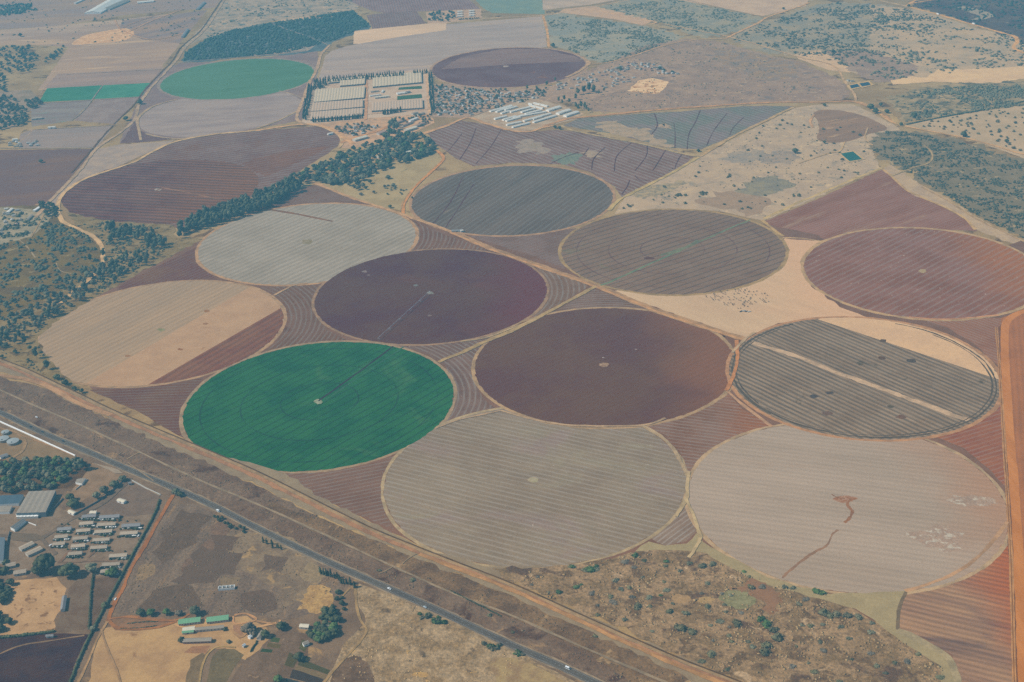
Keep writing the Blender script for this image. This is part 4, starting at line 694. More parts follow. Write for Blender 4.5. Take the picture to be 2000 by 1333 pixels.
def mk(kind):
    out = []
    for v in range(3):
        if kind == "eucalyptus": h = 19; L = [(rnd.uniform(-2.4, 2.4), rnd.uniform(-2.4, 2.4), z, r) for z, r in ((7, 2.6), (9.5, 3.6), (12, 3.9), (13.5, 3.3), (15.5, 3.2), (17.5, 2.3), (11, 3.0))]; T_ = (0.42, 4, 0.16); k = dict(jit=0.2, leaves=150, ls=0.8)
        elif kind == "conifer": h = 13; L = [(rnd.uniform(-.3, .3), rnd.uniform(-.3, .3), z, r) for z, r in ((2.2, 2.0), (4.2, 2.1), (6.3, 1.9), (8.3, 1.5), (10.2, 1.1), (12.0, 0.65))]; T_ = (0.25, 0, 0.1); k = dict(jit=0.22, leaves=90, ls=0.55, squash=1.15)
        elif kind == "broadleaf": h = 8; L = [(3.1*math.cos(a)*rnd.uniform(.7, 1.1), 3.1*math.sin(a)*rnd.uniform(.7, 1.1), rnd.uniform(4.2, 6.2), rnd.uniform(2.0, 2.9)) for a in np.arange(6)*1.05]+[(0, 0, 6.8, 3.0), (0.5, 0.4, 4.6, 3.2)]; T_ = (0.35, 4, 0.28); k = dict(jit=0.2, leaves=160, ls=0.7)
        elif kind == "shrub": h = 2; L = [(rnd.uniform(-1.3, 1.3), rnd.uniform(-1.3, 1.3), rnd.uniform(0.7, 1.5), rnd.uniform(0.9, 1.5)) for _ in range(5)]; T_ = None; k = dict(jit=0.24, leaves=90, ls=0.45)
        sub = 2 if kind in ("eucalyptus", "broadleaf") else 1
        lm = lobes_mesh("low", L, 1, **dict(k, leaves=40)); lv = np.zeros(len(lm.vertices)*3, np.float32); lm.vertices.foreach_get("co", lv); LOW.setdefault(kind, []).append((lv.reshape(-1, 3), np.array([p.vertices[:] for p in lm.polygons]))); bpy.data.meshes.remove(lm)
        out.append((lobes_mesh(kind+"_crown", L, sub, **k), trunk_mesh(kind+"_trunk", h*0.8, *T_) if T_ else None))
    return out
PL = {k: mk(k) for k in ("eucalyptus", "conifer", "broadleaf", "shrub")}
PLV = {}
def crown_data(kind, v, leaf):
    key = (kind, v, leaf)
    if key not in PLV: me = PL[kind][v][0].copy(); me.materials.clear(); me.materials.append(LM[leaf]); PLV[key] = me
    return PLV[key]
PROTO = {}
QUEUE = []
def plant(kind, p, s, label, group=None, leaf="dark", name=None, cat=None, sz=None):
    QUEUE.append((kind, p, s, label, group, leaf, name, cat, sz))
def plant_all():
    """the 300 of each kind that show largest become things of their own, the farther rest one mass"""
    from collections import defaultdict
    by = defaultdict(list)
    for q in QUEUE: by[q[6] or q[0]].append(q)
    for k, L in by.items():
        L.sort(key=lambda q: (q[4] is not None, math.hypot(q[1][0], q[1][1])/q[2]))
        for q in L[:295]: plant_one(*q)
        rest = L[295:]
        if rest: far_mass(k, rest)
def far_mass(k, rest):
    leafs = sorted({q[5] for q in rest}); Vs = []; Fs = []; mi = []; n = 0
    for q in rest:
        V, F = LOW[q[0]][rnd.randrange(3)]; t = rnd.uniform(0, 6.28); c, s_ = math.cos(t), math.sin(t)
        W = V*(1+nr.normal(0, .05, V.shape)); W = np.stack([(W[:, 0]*c-W[:, 1]*s_)*q[2]+q[1][0], (W[:, 0]*s_+W[:, 1]*c)*q[2]+q[1][1], W[:, 2]*(q[8] or q[2])*rnd.uniform(.85, 1.15)], 1)
        Vs.append(W); Fs.append(F+n); n += len(V); mi += [leafs.index(q[5])]*len(F)
    me = npmesh("far_"+k, np.vstack(Vs), np.vstack(Fs))
    for l in leafs: me.materials.append(LM[l])
    me.polygons.foreach_set("material_index", np.array(mi, np.int32)); o = link("far_"+k, me); o["kind"] = "stuff"
def plant_one(kind, p, s, label, group=None, leaf="dark", name=None, cat=None, sz=None):
    """one tree or shrub of its own at plan position p"""
    v = rnd.randrange(3); cat = cat or ("shrub" if kind == "shrub" else "tree"); name = name or kind+("" if kind == "shrub" else "_tree")
    rz = rnd.uniform(0, 6.28); sz = sz or s*rnd.uniform(0.85, 1.15)
    if kind == "shrub":
        o = link(name, crown_data(kind, v, leaf)); t = o
    else:
        t = bpy.data.objects.new(name, None); COL.objects.link(t); t.empty_display_size = 1
        link("crown", crown_data(kind, v, leaf), parent=t); link("trunk", PL[kind][v][1], BARK, parent=t)
    t.location = (p[0], p[1], 0.0); t.rotation_euler = (0, 0, rz); t.scale = (s, s*rnd.uniform(0.9, 1.1), sz)
    return setp(t, label, cat, group)
def cluster_stuff(name, pts, r, mat, h=1.0, sub=1, jit=0.3):
    """ground cover or far bush nobody could count, as ONE object; r=(low, high) metres"""
    BV, BF = ICO[sub]; n = len(pts); rr = nr.uniform(r[0]**0.5, r[1]**0.5, n)**2
    V = BV[None]*(1+nr.normal(0, jit, (n, len(BV), 1)))*rr[:, None, None]*np.stack([nr.uniform(.8, 1.3, n), nr.uniform(.8, 1.3, n), np.full(n, h)*nr.uniform(.7, 1.3, n)], 1)[:, None, :]
    P = np.array([(p[0], p[1], 0.3) for p in pts]); P[:, 2] += rr*h*0.45; V = V+P[:, None, :]
    F = BF[None]+(np.arange(n)*len(BV))[:, None, None]
    o = link(name, npmesh(name, V.reshape(-1, 3), F.reshape(-1, 3)), mat); o["kind"] = "stuff"; return o
def row(px, n, jx=1.5):
    """n plan positions strung along a line of the photo"""
    w = smooth([np.array(G2(p)) for p in px], 30, False); d = np.r_[0, np.cumsum([np.linalg.norm(w[i+1]-w[i]) for i in range(len(w)-1)])]; a = np.array(w); out = []
    for k in range(n):
        t = d[-1]*(k+rnd.uniform(.3, .7))/n; out.append((np.interp(t, d, a[:, 0])+rnd.gauss(0, jx), np.interp(t, d, a[:, 1])+rnd.gauss(0, jx)))
    return out
# eucalyptus belt and valley
for p in scatter([(348, 468), (372, 455), (400, 446), (450, 432), (500, 415), (548, 398), (585, 375), (600, 352), (568, 356), (540, 372), (490, 392), (440, 408), (395, 424), (352, 446)], 230, 5.2):
    plant("eucalyptus", p, rnd.uniform(0.85, 1.15), "tall tree packed in the dense belt beside the pale grey circular field", "trees of the dense belt", "euc" if rnd.random() < 0.5 else "dark")
for p in scatter([(206, 452), (222, 444), (250, 450), (290, 458), (322, 472), (330, 486), (300, 492), (250, 474), (214, 470)], 44, 5.5):
    plant("eucalyptus", p, rnd.uniform(0.8, 1.1), "tall tree in the clump below the dark purple circular field", "trees of the clump below the purple field", "euc" if rnd.random() < 0.6 else "dark")
for x, y, s in ((218, 476, 1.15), (318, 485, 1.0), (203, 503, .95), (265, 505, .9), (178, 512, .95), (300, 500, .8), (272, 500, .8), (245, 508, .7), (236, 498, .6)):
    plant("eucalyptus", G2((x, y)), s, "tall tree standing apart on the pale grass of the left valley", "trees apart in the valley", "dark")
for p in scatter([(200, 515), (260, 505), (300, 505), (290, 520), (240, 545), (190, 575), (160, 590), (110, 622), (60, 655), (0, 690), (0, 650), (50, 610), (100, 585), (150, 560), (185, 535)], 115, 7):
    plant("eucalyptus" if rnd.random() < 0.5 else "broadleaf", p, rnd.uniform(0.7, 1.0), "tree on the wooded valley edge above the tan circular field", "valley edge trees", rnd.choice(["euc", "dark", "grey"]))
for p in scatter([(0, 600), (60, 575), (130, 540), (170, 545), (120, 600), (60, 640), (0, 660)], 32, 10.0):
    plant("broadleaf", p, rnd.uniform(0.6, 0.9), "tree scattered through the valley scrub at the left edge", "trees in the valley scrub", rnd.choice(["grey", "dark", "euc"]))
for x, y, s, k in ((72, 700, 1.0, "eucalyptus"), (92, 722, 1.0, "eucalyptus"), (112, 742, 1.15, "broadleaf"), (128, 752, .95, "broadleaf"), (146, 762, .85, "broadleaf"), (160, 768, .85, "broadleaf"), (30, 690, .8, "broadleaf"), (48, 672, .85, "eucalyptus"), (14, 668, .9, "eucalyptus"), (55, 706, .6, "broadleaf"), (40, 660, .8, "eucalyptus"), (4, 700, .8, "broadleaf")):
    plant(k, G2((x, y)), s, "tree in the straggling row along the left rim of the tan circular field", "trees beside the tan field", "dark")
# homestead wood
for p in scatter([(595, 352), (640, 364), (700, 358), (745, 335), (790, 318), (850, 300), (838, 275), (820, 264), (780, 262), (752, 258), (740, 275), (700, 290), (660, 305), (620, 325), (572, 345)], 290, 6.5):
    plant("broadleaf", p, rnd.uniform(0.85, 1.5), "leafy tree in the homestead wood below the farmyard", "trees of the homestead wood", rnd.choice(["euc", "dark", "grey", "euc", "green"]) if rnd.random() < .9 else "dark")
for p in scatter([(600, 340), (650, 350), (640, 366), (612, 358)], 12, 6)+scatter([(790, 320), (850, 300), (856, 290), (840, 272), (820, 300)], 20, 7)+scatter([(660, 355), (720, 352), (730, 372), (690, 372)], 14, 7):
    plant("broadleaf", p, rnd.uniform(0.8, 1.3), "leafy tree on the fringe of the homestead wood", "fringe of the homestead wood", rnd.choice(["euc", "dark", "grey"]))
for p in scatter([(755, 262), (760, 245), (775, 238), (780, 262)], 12, 6.0):
    plant("eucalyptus", p, 1.0, "tall tree rising over the sheds above the homestead wood", "tall trees above the homestead wood", "euc")
for x, y, s, lf, lb in ((730, 378, .7, "bare", "small leafless purplish tree by the diagonal track below the wood"), (705, 382, .7, "bare", "bare purplish tree nearest the wood along the diagonal track"), (762, 407, .8, "dark", "dark round tree above the junction of the diagonal and orange tracks"),
                        (758, 350, 1.0, "euc", "larger leafy tree on the clearing right of the wood"), (768, 364, .9, "grey", "grey tree just below the larger leafy one on the clearing"), (805, 388, .5, "dark", "small dark tree beside the orange track by the blue-grey circle"), (757, 381, .45, "dark", "tiny dark tree on the open clearing")):
    plant("broadleaf", G2((x, y)), s, lb, None, lf)
for p in scatter([(745, 362), (800, 368), (798, 382), (760, 378)], 14, 5.0): plant("shrub", p, rnd.uniform(1, 1.8), "low shrub in the patch right of the homestead clearing", "shrubs right of the clearing", "grey")
# windbreaks round the greenhouses
WB = "narrow dark conifer in the windbreak "
for px, n, lb, g in (([(604, 170), (598, 200), (591, 234)], 34, WB+"down the left side of the greenhouses", "left windbreak"), ([(610, 172), (604, 202), (597, 236)], 34, WB+"down the left side of the greenhouses", "left windbreak"),
                     ([(612, 166), (700, 157), (790, 150)], 50, WB+"along the far side of the greenhouses", "far windbreak"), ([(612, 162), (700, 153), (790, 146)], 40, WB+"along the far side of the greenhouses", "far windbreak"),
                     ([(808, 146), (836, 143)], 10, WB+"along the far side of the greenhouses", "far windbreak"), ([(838, 146), (841, 190), (844, 226)], 38, WB+"down the right side of the greenhouses", "right windbreak"),
                     ([(843, 146), (846, 190), (848, 222)], 26, WB+"down the right side of the greenhouses", "right windbreak"), ([(611, 240), (660, 236), (708, 231)], 34, WB+"along the near side of the left greenhouses", "near windbreak"), ([(746, 225), (785, 219)], 14, WB+"stub in front of the nearest right greenhouse", "windbreak stub")):
    for p in row(px, n): plant("conifer", p, rnd.uniform(0.85, 1.15), lb, g, "con")
for p in scatter([(612, 168), (638, 165), (640, 172), (618, 176), (612, 176)], 26, 4.0): plant("conifer", p, rnd.uniform(.8, 1), "narrow dark conifer in the block filling the top left greenhouse corner", "corner conifer block", "con")
for p in scatter([(712, 146), (838, 136), (838, 140), (712, 150)], 1): pass
# farmyard, village and far trees
for p in scatter([(648, 250), (700, 242), (745, 248), (720, 262), (690, 268), (665, 262)], 42, 5.5): plant("broadleaf", p, rnd.uniform(.5, .85), "small tree among the cottages left of the farmyard street", "trees among the farm cottages", rnd.choice(["dark", "grey", "euc"]))
for p in scatter([(775, 232), (840, 224), (846, 250), (800, 245)], 24, 6.0): plant("broadleaf", p, rnd.uniform(.6, .9), "tree between the farm sheds below the greenhouses", "trees between the farm sheds", rnd.choice(["dark", "grey"]))
for p in scatter([(850, 168), (900, 172), (1000, 178), (1070, 174), (1060, 190), (1010, 203), (925, 224), (850, 226)], 190, 6.0): plant("broadleaf", p, rnd.uniform(.5, .85), "small garden tree among the packed houses of the village", "village trees", rnd.choice(["dark", "euc", "dark", "grey"]))
for x, y, s in ((1103, 198, 1.0), (1112, 202, .9), (1125, 196, 1.0), (1128, 186, 1.1), (1140, 184, 1.3), (1152, 180, 1.4), (1160, 182, 1.2), (1092, 200, .8), (1098, 204, .7), (1180, 180, .7), (1135, 212, 1.1), (1142, 214, 1.0), (1130, 216, .9), (1125, 212, .8), (1146, 216, .8), (1150, 220, .6), (1085, 160, .8), (1068, 168, .9), (1030, 176, .8), (1048, 176, .7), (1170, 186, .7)):
    plant("eucalyptus", G2((x, y)), s*.95, "tall tree in the loose grove above the white poultry sheds", "grove by the poultry sheds", "dark")
for x, y, s, lb in ((1080, 93, 1.3, "lone dark tree right of the orange lane above the far purple circle"), (1211, 137, 1.3, "broad dark tree at the left end of the scattered huts"), (1288, 136, 1.1, "dark tree at the middle of the scattered huts"), (1296, 139, .9, "dark tree close to the right end of the scattered huts"), (1313, 143, .8, "last small dark tree right of the scattered huts"),
                    (1610, 208, .8, "lone round tree just below the long earth road at right"), (1553, 300, 1.4, "lone large tree on the tan land with a purple shadow"), (1610, 281, .8, "lone tree below the purple patch on the tan land"), (1546, 245, .6, "small lone tree near the tip of the green striped field"),
                    (1700, 213, 1.6, "leftmost of the big dark trees at the road bend"), (1710, 222, 1.4, "lower of the big dark trees at the road bend"), (1720, 208, 1.0, "upper small tree of the road bend group"), (1732, 222, 1.2, "right-hand tree of the road bend group"), (1785, 230, 1.5, "big dark tree alone above the savanna corner"), (1760, 246, .9, "dark tree standing on the edge of the pale road at the savanna corner"),
                    (1882, 268, 1.5, "wide flat dark tree on the road along the savanna"), (1966, 280, 1.1, "dark tree in the middle of the savanna at the right edge"), (1682, 116, .9, "dark tree above the bare clearing right of the ponds"), (1672, 126, .7, "dark tree left of the bare clearing near the ponds"), (1684, 130, .6, "smallest dark tree near the bare clearing"),
                    (1627, 103, 1.1, "dark tree on the upper rim of the tan clearing"), (1364, 297, .8, "dark tree at the tip of the striped field junction"), (1490, 248, .5, "tiny tree beside the diagonal field road"), (1775, 14, 1.0, "dark tree at the fork of the far right road"), (40, 72, 1.3, "lone round tree in the pale far left field"), (274, 204, 1.6, "tall dark tree beside the diagonal lane below the green strip"),
                    (246, 236, 1.5, "tall dark tree lower on the diagonal lane"), (80, 318, 1.0, "tree group lead beside the sheds left of the track bend"), (1733, 40, .9, "single dark tree beside the far right road bend"), (1530, 19, .8, "lone tree in the far top clearing"), (1084, 251, .8, "dark tree at the corner of the poultry yard"), (1093, 253, .9, "dark broad tree at the lane corner below the poultry yard")):
    plant("broadleaf", G2((x, y)), s, lb, None, "dark")
for p in scatter([(836, 27), (850, 24), (885, 24), (892, 38), (870, 44), (838, 42)], 34, 6.0): plant("broadleaf", p, rnd.uniform(.8, 1.1), "tree in the grove left of the far poultry houses", "grove by the far poultry houses", "dark")
for p in row([(893, 40), (936, 37)], 12): plant("broadleaf", p, .6, "tree in the low row under the far poultry houses", "row under the far poultry houses", "dark")
for p in scatter([(72, 400), (112, 395), (118, 424), (90, 425)], 18, 6): plant("broadleaf", p, rnd.uniform(.8, 1.15), "tree in the clump at the left bend of the pale track", "clump at the track bend", "dark")
tl = scatter([(-30, 92), (60, 92), (78, 112), (62, 138), (40, 146), (8, 144), (12, 180), (-30, 200)], 170, 8)+scatter([(-30, 190), (20, 190), (52, 218), (52, 240), (30, 254), (-30, 256)], 130, 8)+scatter([(84, 120), (125, 92), (120, 106), (92, 128)], 16, 8)+scatter([(50, 200), (75, 195), (85, 205), (60, 218)], 22, 7)
for p in tl: plant("broadleaf", p, rnd.uniform(.8, 1.25), "tree in the dark wood at the far left edge", "far left wood", rnd.choice(["dark", "dark", "euc"]))
# near, south-west
for p in scatter([(-10, 905), (60, 902), (130, 900), (172, 912), (140, 930), (118, 952), (60, 962), (-10, 966)], 88, 6.5): plant("broadleaf", p, rnd.uniform(.7, 1.05), "leafy tree in the garden grove behind the big warehouse", "garden grove trees", rnd.choice(["dark", "green", "euc", "dark", "grey"]))
for x, y, s, lf, k, lb in ((162, 918, 1.15, "euc", "eucalyptus", "tall spreading tree at the end of the white wall by the asphalt road"), (154, 912, 1.0, "euc", "eucalyptus", "tall tree directly at the tip of the white wall"), (143, 990, 1.5, "dark", "broadleaf", "big round dark tree right of the large warehouse"), (138, 978, 1.2, "dark", "broadleaf", "upper half of the tree pair right of the large warehouse"),
                           (92, 1118, 2.5, "dark", "broadleaf", "huge dome-shaped tree below the terraced houses, left of its darker twin"), (75, 1122, 1.5, "dark", "broadleaf", "smaller tree merging into the left of the huge domed tree"), (137, 1127, 2.1, "dark", "broadleaf", "huge dark domed tree, right-hand one of the two above the playing field"),
                           (180, 1118, 1.4, "grey", "broadleaf", "thin grey-green tree between the domed tree and the last terrace"), (222, 1124, 1.3, "green", "broadleaf", "bright dark-green tree in front of the lowest terrace"), (213, 1126, 1.0, "green", "broadleaf", "green tree left of the bright one at the lowest terrace"), (344, 966, 1.1, "euc", "broadleaf", "tree overhanging the asphalt road where the red lane begins"),
                           (352, 970, .8, "dark", "broadleaf", "smaller tree right of the one overhanging the asphalt road"), (275, 1202, .95, "dark", "broadleaf", "first round tree from the left above the school lane"), (295, 1202, .95, "green", "broadleaf", "second round tree from the left above the school lane"), (326, 1201, .85, "green", "broadleaf", "third tree from the left above the school lane"),
                           (350, 1202, .8, "bare", "broadleaf", "leafless brown tree before the first green roof"), (382, 1201, 1.35, "euc", "broadleaf", "wide tree behind the first green roofed classroom"), (487, 1238, 1.45, "bare", "broadleaf", "large grey-brown crown right of the school buildings"), (496, 1241, 1.0, "bare", "broadleaf", "brown crown attached to the large one east of the school"),
                           (518, 1245, 1.0, "dark", "broadleaf", "dark tree against the small upright shed roof"), (549, 1230, 1.1, "dark", "broadleaf", "round dark tree left of the pale roofed hut"), (555, 1222, .6, "dark", "broadleaf", "small tree above the round one near the pale roofed hut"), (355, 1255, .75, "dark", "broadleaf", "dark round tree at the left end of the long grey classroom"),
                           (585, 1290, 1.15, "dark", "broadleaf", "dark pointed tree beside the vegetable plots"), (543, 1332, 1.0, "green", "broadleaf", "green tree at the bottom edge beside the plots"), (206, 1187, .9, "dark", "broadleaf", "dark tree on the hedge left of the red lane"), (182, 1232, .7, "grey", "broadleaf", "grey tree where the two hedges meet"), (224, 952, 1.2, "euc", "broadleaf", "tree beside the walled lane below the asphalt road"),
                           (240, 940, 1.1, "euc", "broadleaf", "upper tree beside the walled lane below the asphalt road"), (205, 965, 1.3, "grey", "broadleaf", "thin spreading tree in the yard left of the walled lane"), (190, 975, 1.1, "grey", "broadleaf", "lower thin tree in the yard left of the walled lane"), (440, 1232, .5, "dark", "broadleaf", "little dark tree at the right end of the long tan classroom"), (447, 1256, .5, "grey", "broadleaf", "little tree right of the grey classroom")):
    plant(k, G2((x, y)), s, lb, None, lf)
for p in scatter([(605, 1235), (625, 1220), (655, 1222), (655, 1240), (635, 1255), (606, 1258)], 20, 5): plant("broadleaf", p, rnd.uniform(.7, 1.15), "dark tree in the homestead cluster below the dry grass patch", "homestead cluster", rnd.choice(["dark", "green", "dark"]))
for p in scatter([(628, 1196), (655, 1190), (662, 1215), (630, 1214)], 9, 6): plant("broadleaf", p, rnd.uniform(.7, 1.1), "dark tree above the homestead cluster", "trees above the homestead", "dark")
for x, y, s in ((661, 1160, .7), (658, 1172, .6), (668, 1170, .5), (668, 1182, .7), (672, 1192, .5), (650, 1186, .5)): plant("broadleaf", G2((x, y)), s, "small tree in the string climbing to the roadside hedge", "string of small trees", "dark")
for p in row([(623, 1118), (660, 1134), (697, 1148)], 17, 1.6): plant("conifer", p, rnd.uniform(.6, .85), "dark conifer in the long roadside row below the asphalt road", "long roadside conifer row", "con")
for p in row([(512, 1056), (530, 1066), (552, 1076)], 8, 2): plant("conifer", p, rnd.uniform(.5, .75), "dark conifer in the short upper roadside row", "short roadside conifer row", "con")
for p in row([(420, 1008), (445, 1026), (480, 1042)], 12, 2.5): plant("broadleaf", p, rnd.uniform(.4, .6), "low tree below the asphalt road near the white truck", "low roadside trees", "dark")
for p in scatter([(-40, 1085), (8, 1090), (22, 1125), (40, 1135), (20, 1160), (12, 1180), (-40, 1190)], 34, 5): plant("broadleaf", p, rnd.uniform(.8, 1.1), "dark tree at the left edge beside the playing field", "left edge trees", "dark")
for p in scatter([(-40, 1195), (12, 1200), (25, 1212), (15, 1235), (-40, 1246)], 18, 5): plant("broadleaf", p, rnd.uniform(.8, 1.1), "dark tree left of the playing field, lower clump", "lower left edge trees", "dark")
for px, n, s, lb in (([(830, 1204), (850, 1210), (864, 1222)], 14, 1.5, "grey-green shrub in the thicket just below the asphalt road"), ([(950, 1262), (978, 1268)], 9, 1.5, "green shrub in the small roadside thicket near the bottom edge"), ([(1002, 1272), (1022, 1286)], 8, 1.3, "shrub at the road bank near the bottom edge"), ([(815, 1214), (822, 1202)], 3, 1.2, "small shrub left of the roadside thicket")):
    for p in row(px, n, 2.5): plant("shrub", p, rnd.uniform(.8, 1.1)*s, lb, lb.split(" ", 1)[1][:24], rnd.choice(["green", "bush"]))
for x, y, s, lf, lb in ((1150, 1116, 4.6, "green", "broad green thicket near the middle top of the scrub triangle"), (1163, 1108, 2.6, "green", "green bush beside the broad thicket"), (1117, 1108, 2.6, "green", "green bush on the field rim left of the broad thicket"), (1241, 1086, 3.6, "green", "green bush on the field rim above the scrub"), (1303, 1098, 2.6, "green", "upright green bush below the wedge tip"), (1300, 1106, 2.2, "scrub", "dark bush under the upright green one"),
                        (1125, 1147, 3.0, "green", "green bush left of centre in the scrub"), (1134, 1143, 1.6, "green", "small green bush beside the left of centre one"), (1093, 1159, 3.0, "green", "bright green bush close to the railway verge"), (1072, 1158, 1.6, "grey", "grey bush close to the railway verge"), (1203, 1135, 3.0, "grey", "grey twiggy bush in the middle of the scrub"), (1230, 1149, 2.6, "scrub", "dark bush in the middle of the scrub"),
                        (1214, 1154, 1.8, "bush", "small bush beside the dark middle one"), (1291, 1164, 1.8, "green", "small bright green bush in the scrub"), (1248, 1186, 4.2, "scrub", "dark low thicket below the middle of the scrub"), (1306, 1195, 3.6, "scrub", "round dark bush left of the lower pair"), (1338, 1199, 3.6, "bush", "grey-green bush right of the round dark one"), (1332, 1230, 5.4, "scrub", "large dark thicket in the lower scrub"),
                        (1348, 1236, 4.2, "scrub", "right half of the large dark thicket in the lower scrub"), (1218, 1212, 2.6, "grey", "grey bush near the verge in the lower scrub"), (1384, 1186, 3.2, "scrub", "dark patch bush left of the pale round clearing"), (1438, 1221, 4.4, "scrub", "dark oval bush below the pale round clearing"), (1466, 1148, 3.6, "scrub", "grey-green bush at the top of the red soil patch"), (1488, 1212, 4.2, "green", "bright green crown in the large bottom thicket"),
                        (1500, 1222, 5.2, "green", "green half of the large bottom thicket"), (1512, 1232, 4.0, "scrub", "lower right part of the large bottom thicket"), (1516, 1250, 5.6, "scrub", "dark mass under the large bottom thicket"), (1500, 1262, 4.6, "scrub", "lowest dark mass near the bottom thicket"), (1392, 1280, 4.2, "scrub", "dark bush near the railway in the bottom scrub"), (1493, 1274, 4.8, "scrub", "wide dark bush close to the bottom edge"),
                        (1597, 1158, 4.0, "green", "dark green oval bush on the grass rim of the large pale field"), (1608, 1159, 3.4, "green", "right half of the oval bush on the grass rim"), (1606, 1201, 5.0, "scrub", "round dark grey bush below the oval bush"), (1618, 1204, 4.0, "scrub", "right half of the round dark grey bush"), (1655, 1206, 4.4, "bush", "flat grey thicket right of the round dark bush"), (1676, 1208, 3.6, "bush", "right end of the flat grey thicket"),
                        (1636, 1202, 4.0, "bush", "left end of the flat grey thicket"), (1530, 1148, 3.0, "grey", "grey bush on the rim above the red soil"), (1547, 1150, 2.6, "grey", "second grey bush on the rim above the red soil"), (1430, 1255, 2.2, "scrub", "small dark bush above the lower railway bank"), (1370, 1106, 4.0, "bush", "faint grey thicket under the grass corner"), (1390, 1104, 3.4, "bush", "right end of the faint grey thicket"),
                        (1454, 1117, 2.2, "green", "green bush just under the rim of the large pale field"), (1000, 1236, 2.0, "scrub", "dark bush between the service track and the asphalt"), (1162, 1243, 2.2, "scrub", "dark bush beside the railway in the verge"), (955, 1204, 2.6, "scrub", "dark bush in the verge above the asphalt"), (805, 1135, 3.0, "scrub", "dark bush in the burnt verge"), (740, 1116, 2.2, "scrub", "small dark bush at the footpath in the burnt verge")):
    plant("shrub", G2((x, y)), s*0.62, lb, None, lf, "bush", "bush", sz=s*0.36)
for p in scatter([(1000, 1150), (1060, 1112), (1230, 1085), (1345, 1080), (1500, 1140), (1720, 1225), (1840, 1300), (1860, 1345), (1480, 1345), (1300, 1265), (1150, 1195)], 70, 9): plant("shrub", p, rnd.uniform(0.8, 2.4), "low grey-brown bush in the tall dry grass", "bushes in the tall dry grass", rnd.choice(["bush", "grey", "scrub", "bare"]), "bush", "bush", sz=0.7)
for p in scatter([(1770, 246), (1830, 234), (2000, 205), (2000, 298), (1900, 272)], 80, 9): plant("shrub", p, rnd.uniform(.9, 2.0), "dark bush dotted over the tan savanna at the right edge", "savanna bushes", "scrub", "bush", "bush")
for p in scatter([(1400, 400), (1230, 395), (1300, 360), (1400, 300), (1550, 225), (1700, 265), (1700, 325), (1500, 415)], 70, 12): plant("shrub", p, rnd.uniform(.8, 1.8), "small dark bush on the open tan land", "bushes on the tan land", "scrub", "bush", "bush")
for x0, y0, n in ((1325, 383, 9), (1370, 380, 6), (1225, 405, 5), (1422, 346, 5), (1460, 408, 3), (1550, 383, 4), (1670, 340, 3)):
    for k in range(n): plant("shrub", G2((x0+rnd.gauss(0, 6), y0+rnd.gauss(0, 1.8))), rnd.uniform(1.0, 1.8), "dark bush in one of the tight knots on the open tan land", "knots of bush", "scrub", "bush", "bush")
# bush and grass nobody could count
BU = leaf_mat("bushland_leaves", (0.085, 0.085, 0.05), (0.16, 0.14, 0.09), 0.03); BW = leaf_mat("valley_bush_leaves", (0.055, 0.06, 0.034), (0.10, 0.10, 0.06), 0.03); BD = leaf_mat("woodland_leaves", (0.035, 0.06, 0.05), (0.06, 0.09, 0.065), 0.04); BL = leaf_mat("pale_bush_leaves", (0.10, 0.115, 0.08), (0.16, 0.15, 0.105), 0.03)
ST = [("bush_cover", [(-60, 415), (95, 420), (175, 462), (195, 510), (160, 550), (80, 600), (0, 648), (-60, 680)], 1300, (1.0, 4.8), BW, .75), ("bush_cover", [(130, 430), (330, 445), (340, 480), (200, 570), (60, 660), (150, 765), (0, 700), (0, 640), (150, 560)], 700, (0.8, 3.0), BW, .8),
      ("bush_cover", [(1702, 292), (1706, 272), (1730, 258), (1765, 257), (1880, 280), (2060, 338), (2060, 470), (2000, 466), (1910, 424), (1850, 384), (1760, 330)], 3000, (0.9, 2.8), BW, .7), ("bush_cover", [(1735, 192), (1770, 180), (1960, 162), (2060, 160), (2060, 200), (1960, 212), (1830, 230), (1770, 238)], 1500, (1.2, 4.0), BU, .7),
      ("bush_cover", [(1700, 20), (1900, 58), (1975, 72), (2060, 125), (1880, 138), (1790, 158), (1700, 158), (1690, 110)], 800, (1.5, 5.0), BU, .6), ("bush_cover", [(1066, 40), (1100, 28), (1260, 54), (1335, 72), (1230, 113), (1180, 124), (1110, 98)], 1500, (1.2, 3.6), BU, .6),
      ("bush_cover", [(1168, 14), (1320, 0), (1480, 34), (1410, 68), (1330, 60), (1285, 44)], 1200, (1.2, 3.6), BU, .6), ("bush_cover", [(1430, 78), (1500, 40), (1640, 4), (1780, 20), (1860, 45), (1740, 90), (1700, 140), (1560, 108)], 2400, (1.2, 4.2), BU, .6),
      ("bush_cover", [(1782, 8), (1840, -20), (2060, -20), (2060, 105), (2000, 90), (1900, 46)], 900, (1.5, 4.5), BD, .6), ("far_woodland", [(358, 120), (362, 104), (400, 78), (445, 62), (560, 41), (690, 22), (722, 50), (650, 80), (560, 104), (440, 116)], 3800, (1.8, 4.2), BD, 1.0),
      ("bush_cover", [(440, 5), (700, -10), (700, 18), (540, 40), (400, 76)], 260, (1.2, 4.0), BU, .6), ("bush_cover", [(1150, 215), (1100, 160), (1260, 92), (1410, 84), (1640, 150), (1655, 190), (1300, 212)], 700, (0.7, 2.2), BU, .6),
      ("bush_cover", [(0, 0), (420, 0), (340, 80), (100, 90), (0, 85)], 200, (1.5, 4), BU, .6), ("far_woodland", [(-20, 12), (60, 8), (75, 20), (40, 28), (-20, 34)], 240, (3, 5), BD, 1.0),
      ("bush_cover", [(1260, 350), (1400, 296), (1550, 215), (1750, 255), (1700, 325), (1490, 425), (1290, 405)], 500, (0.5, 1.6), BU, .6)]
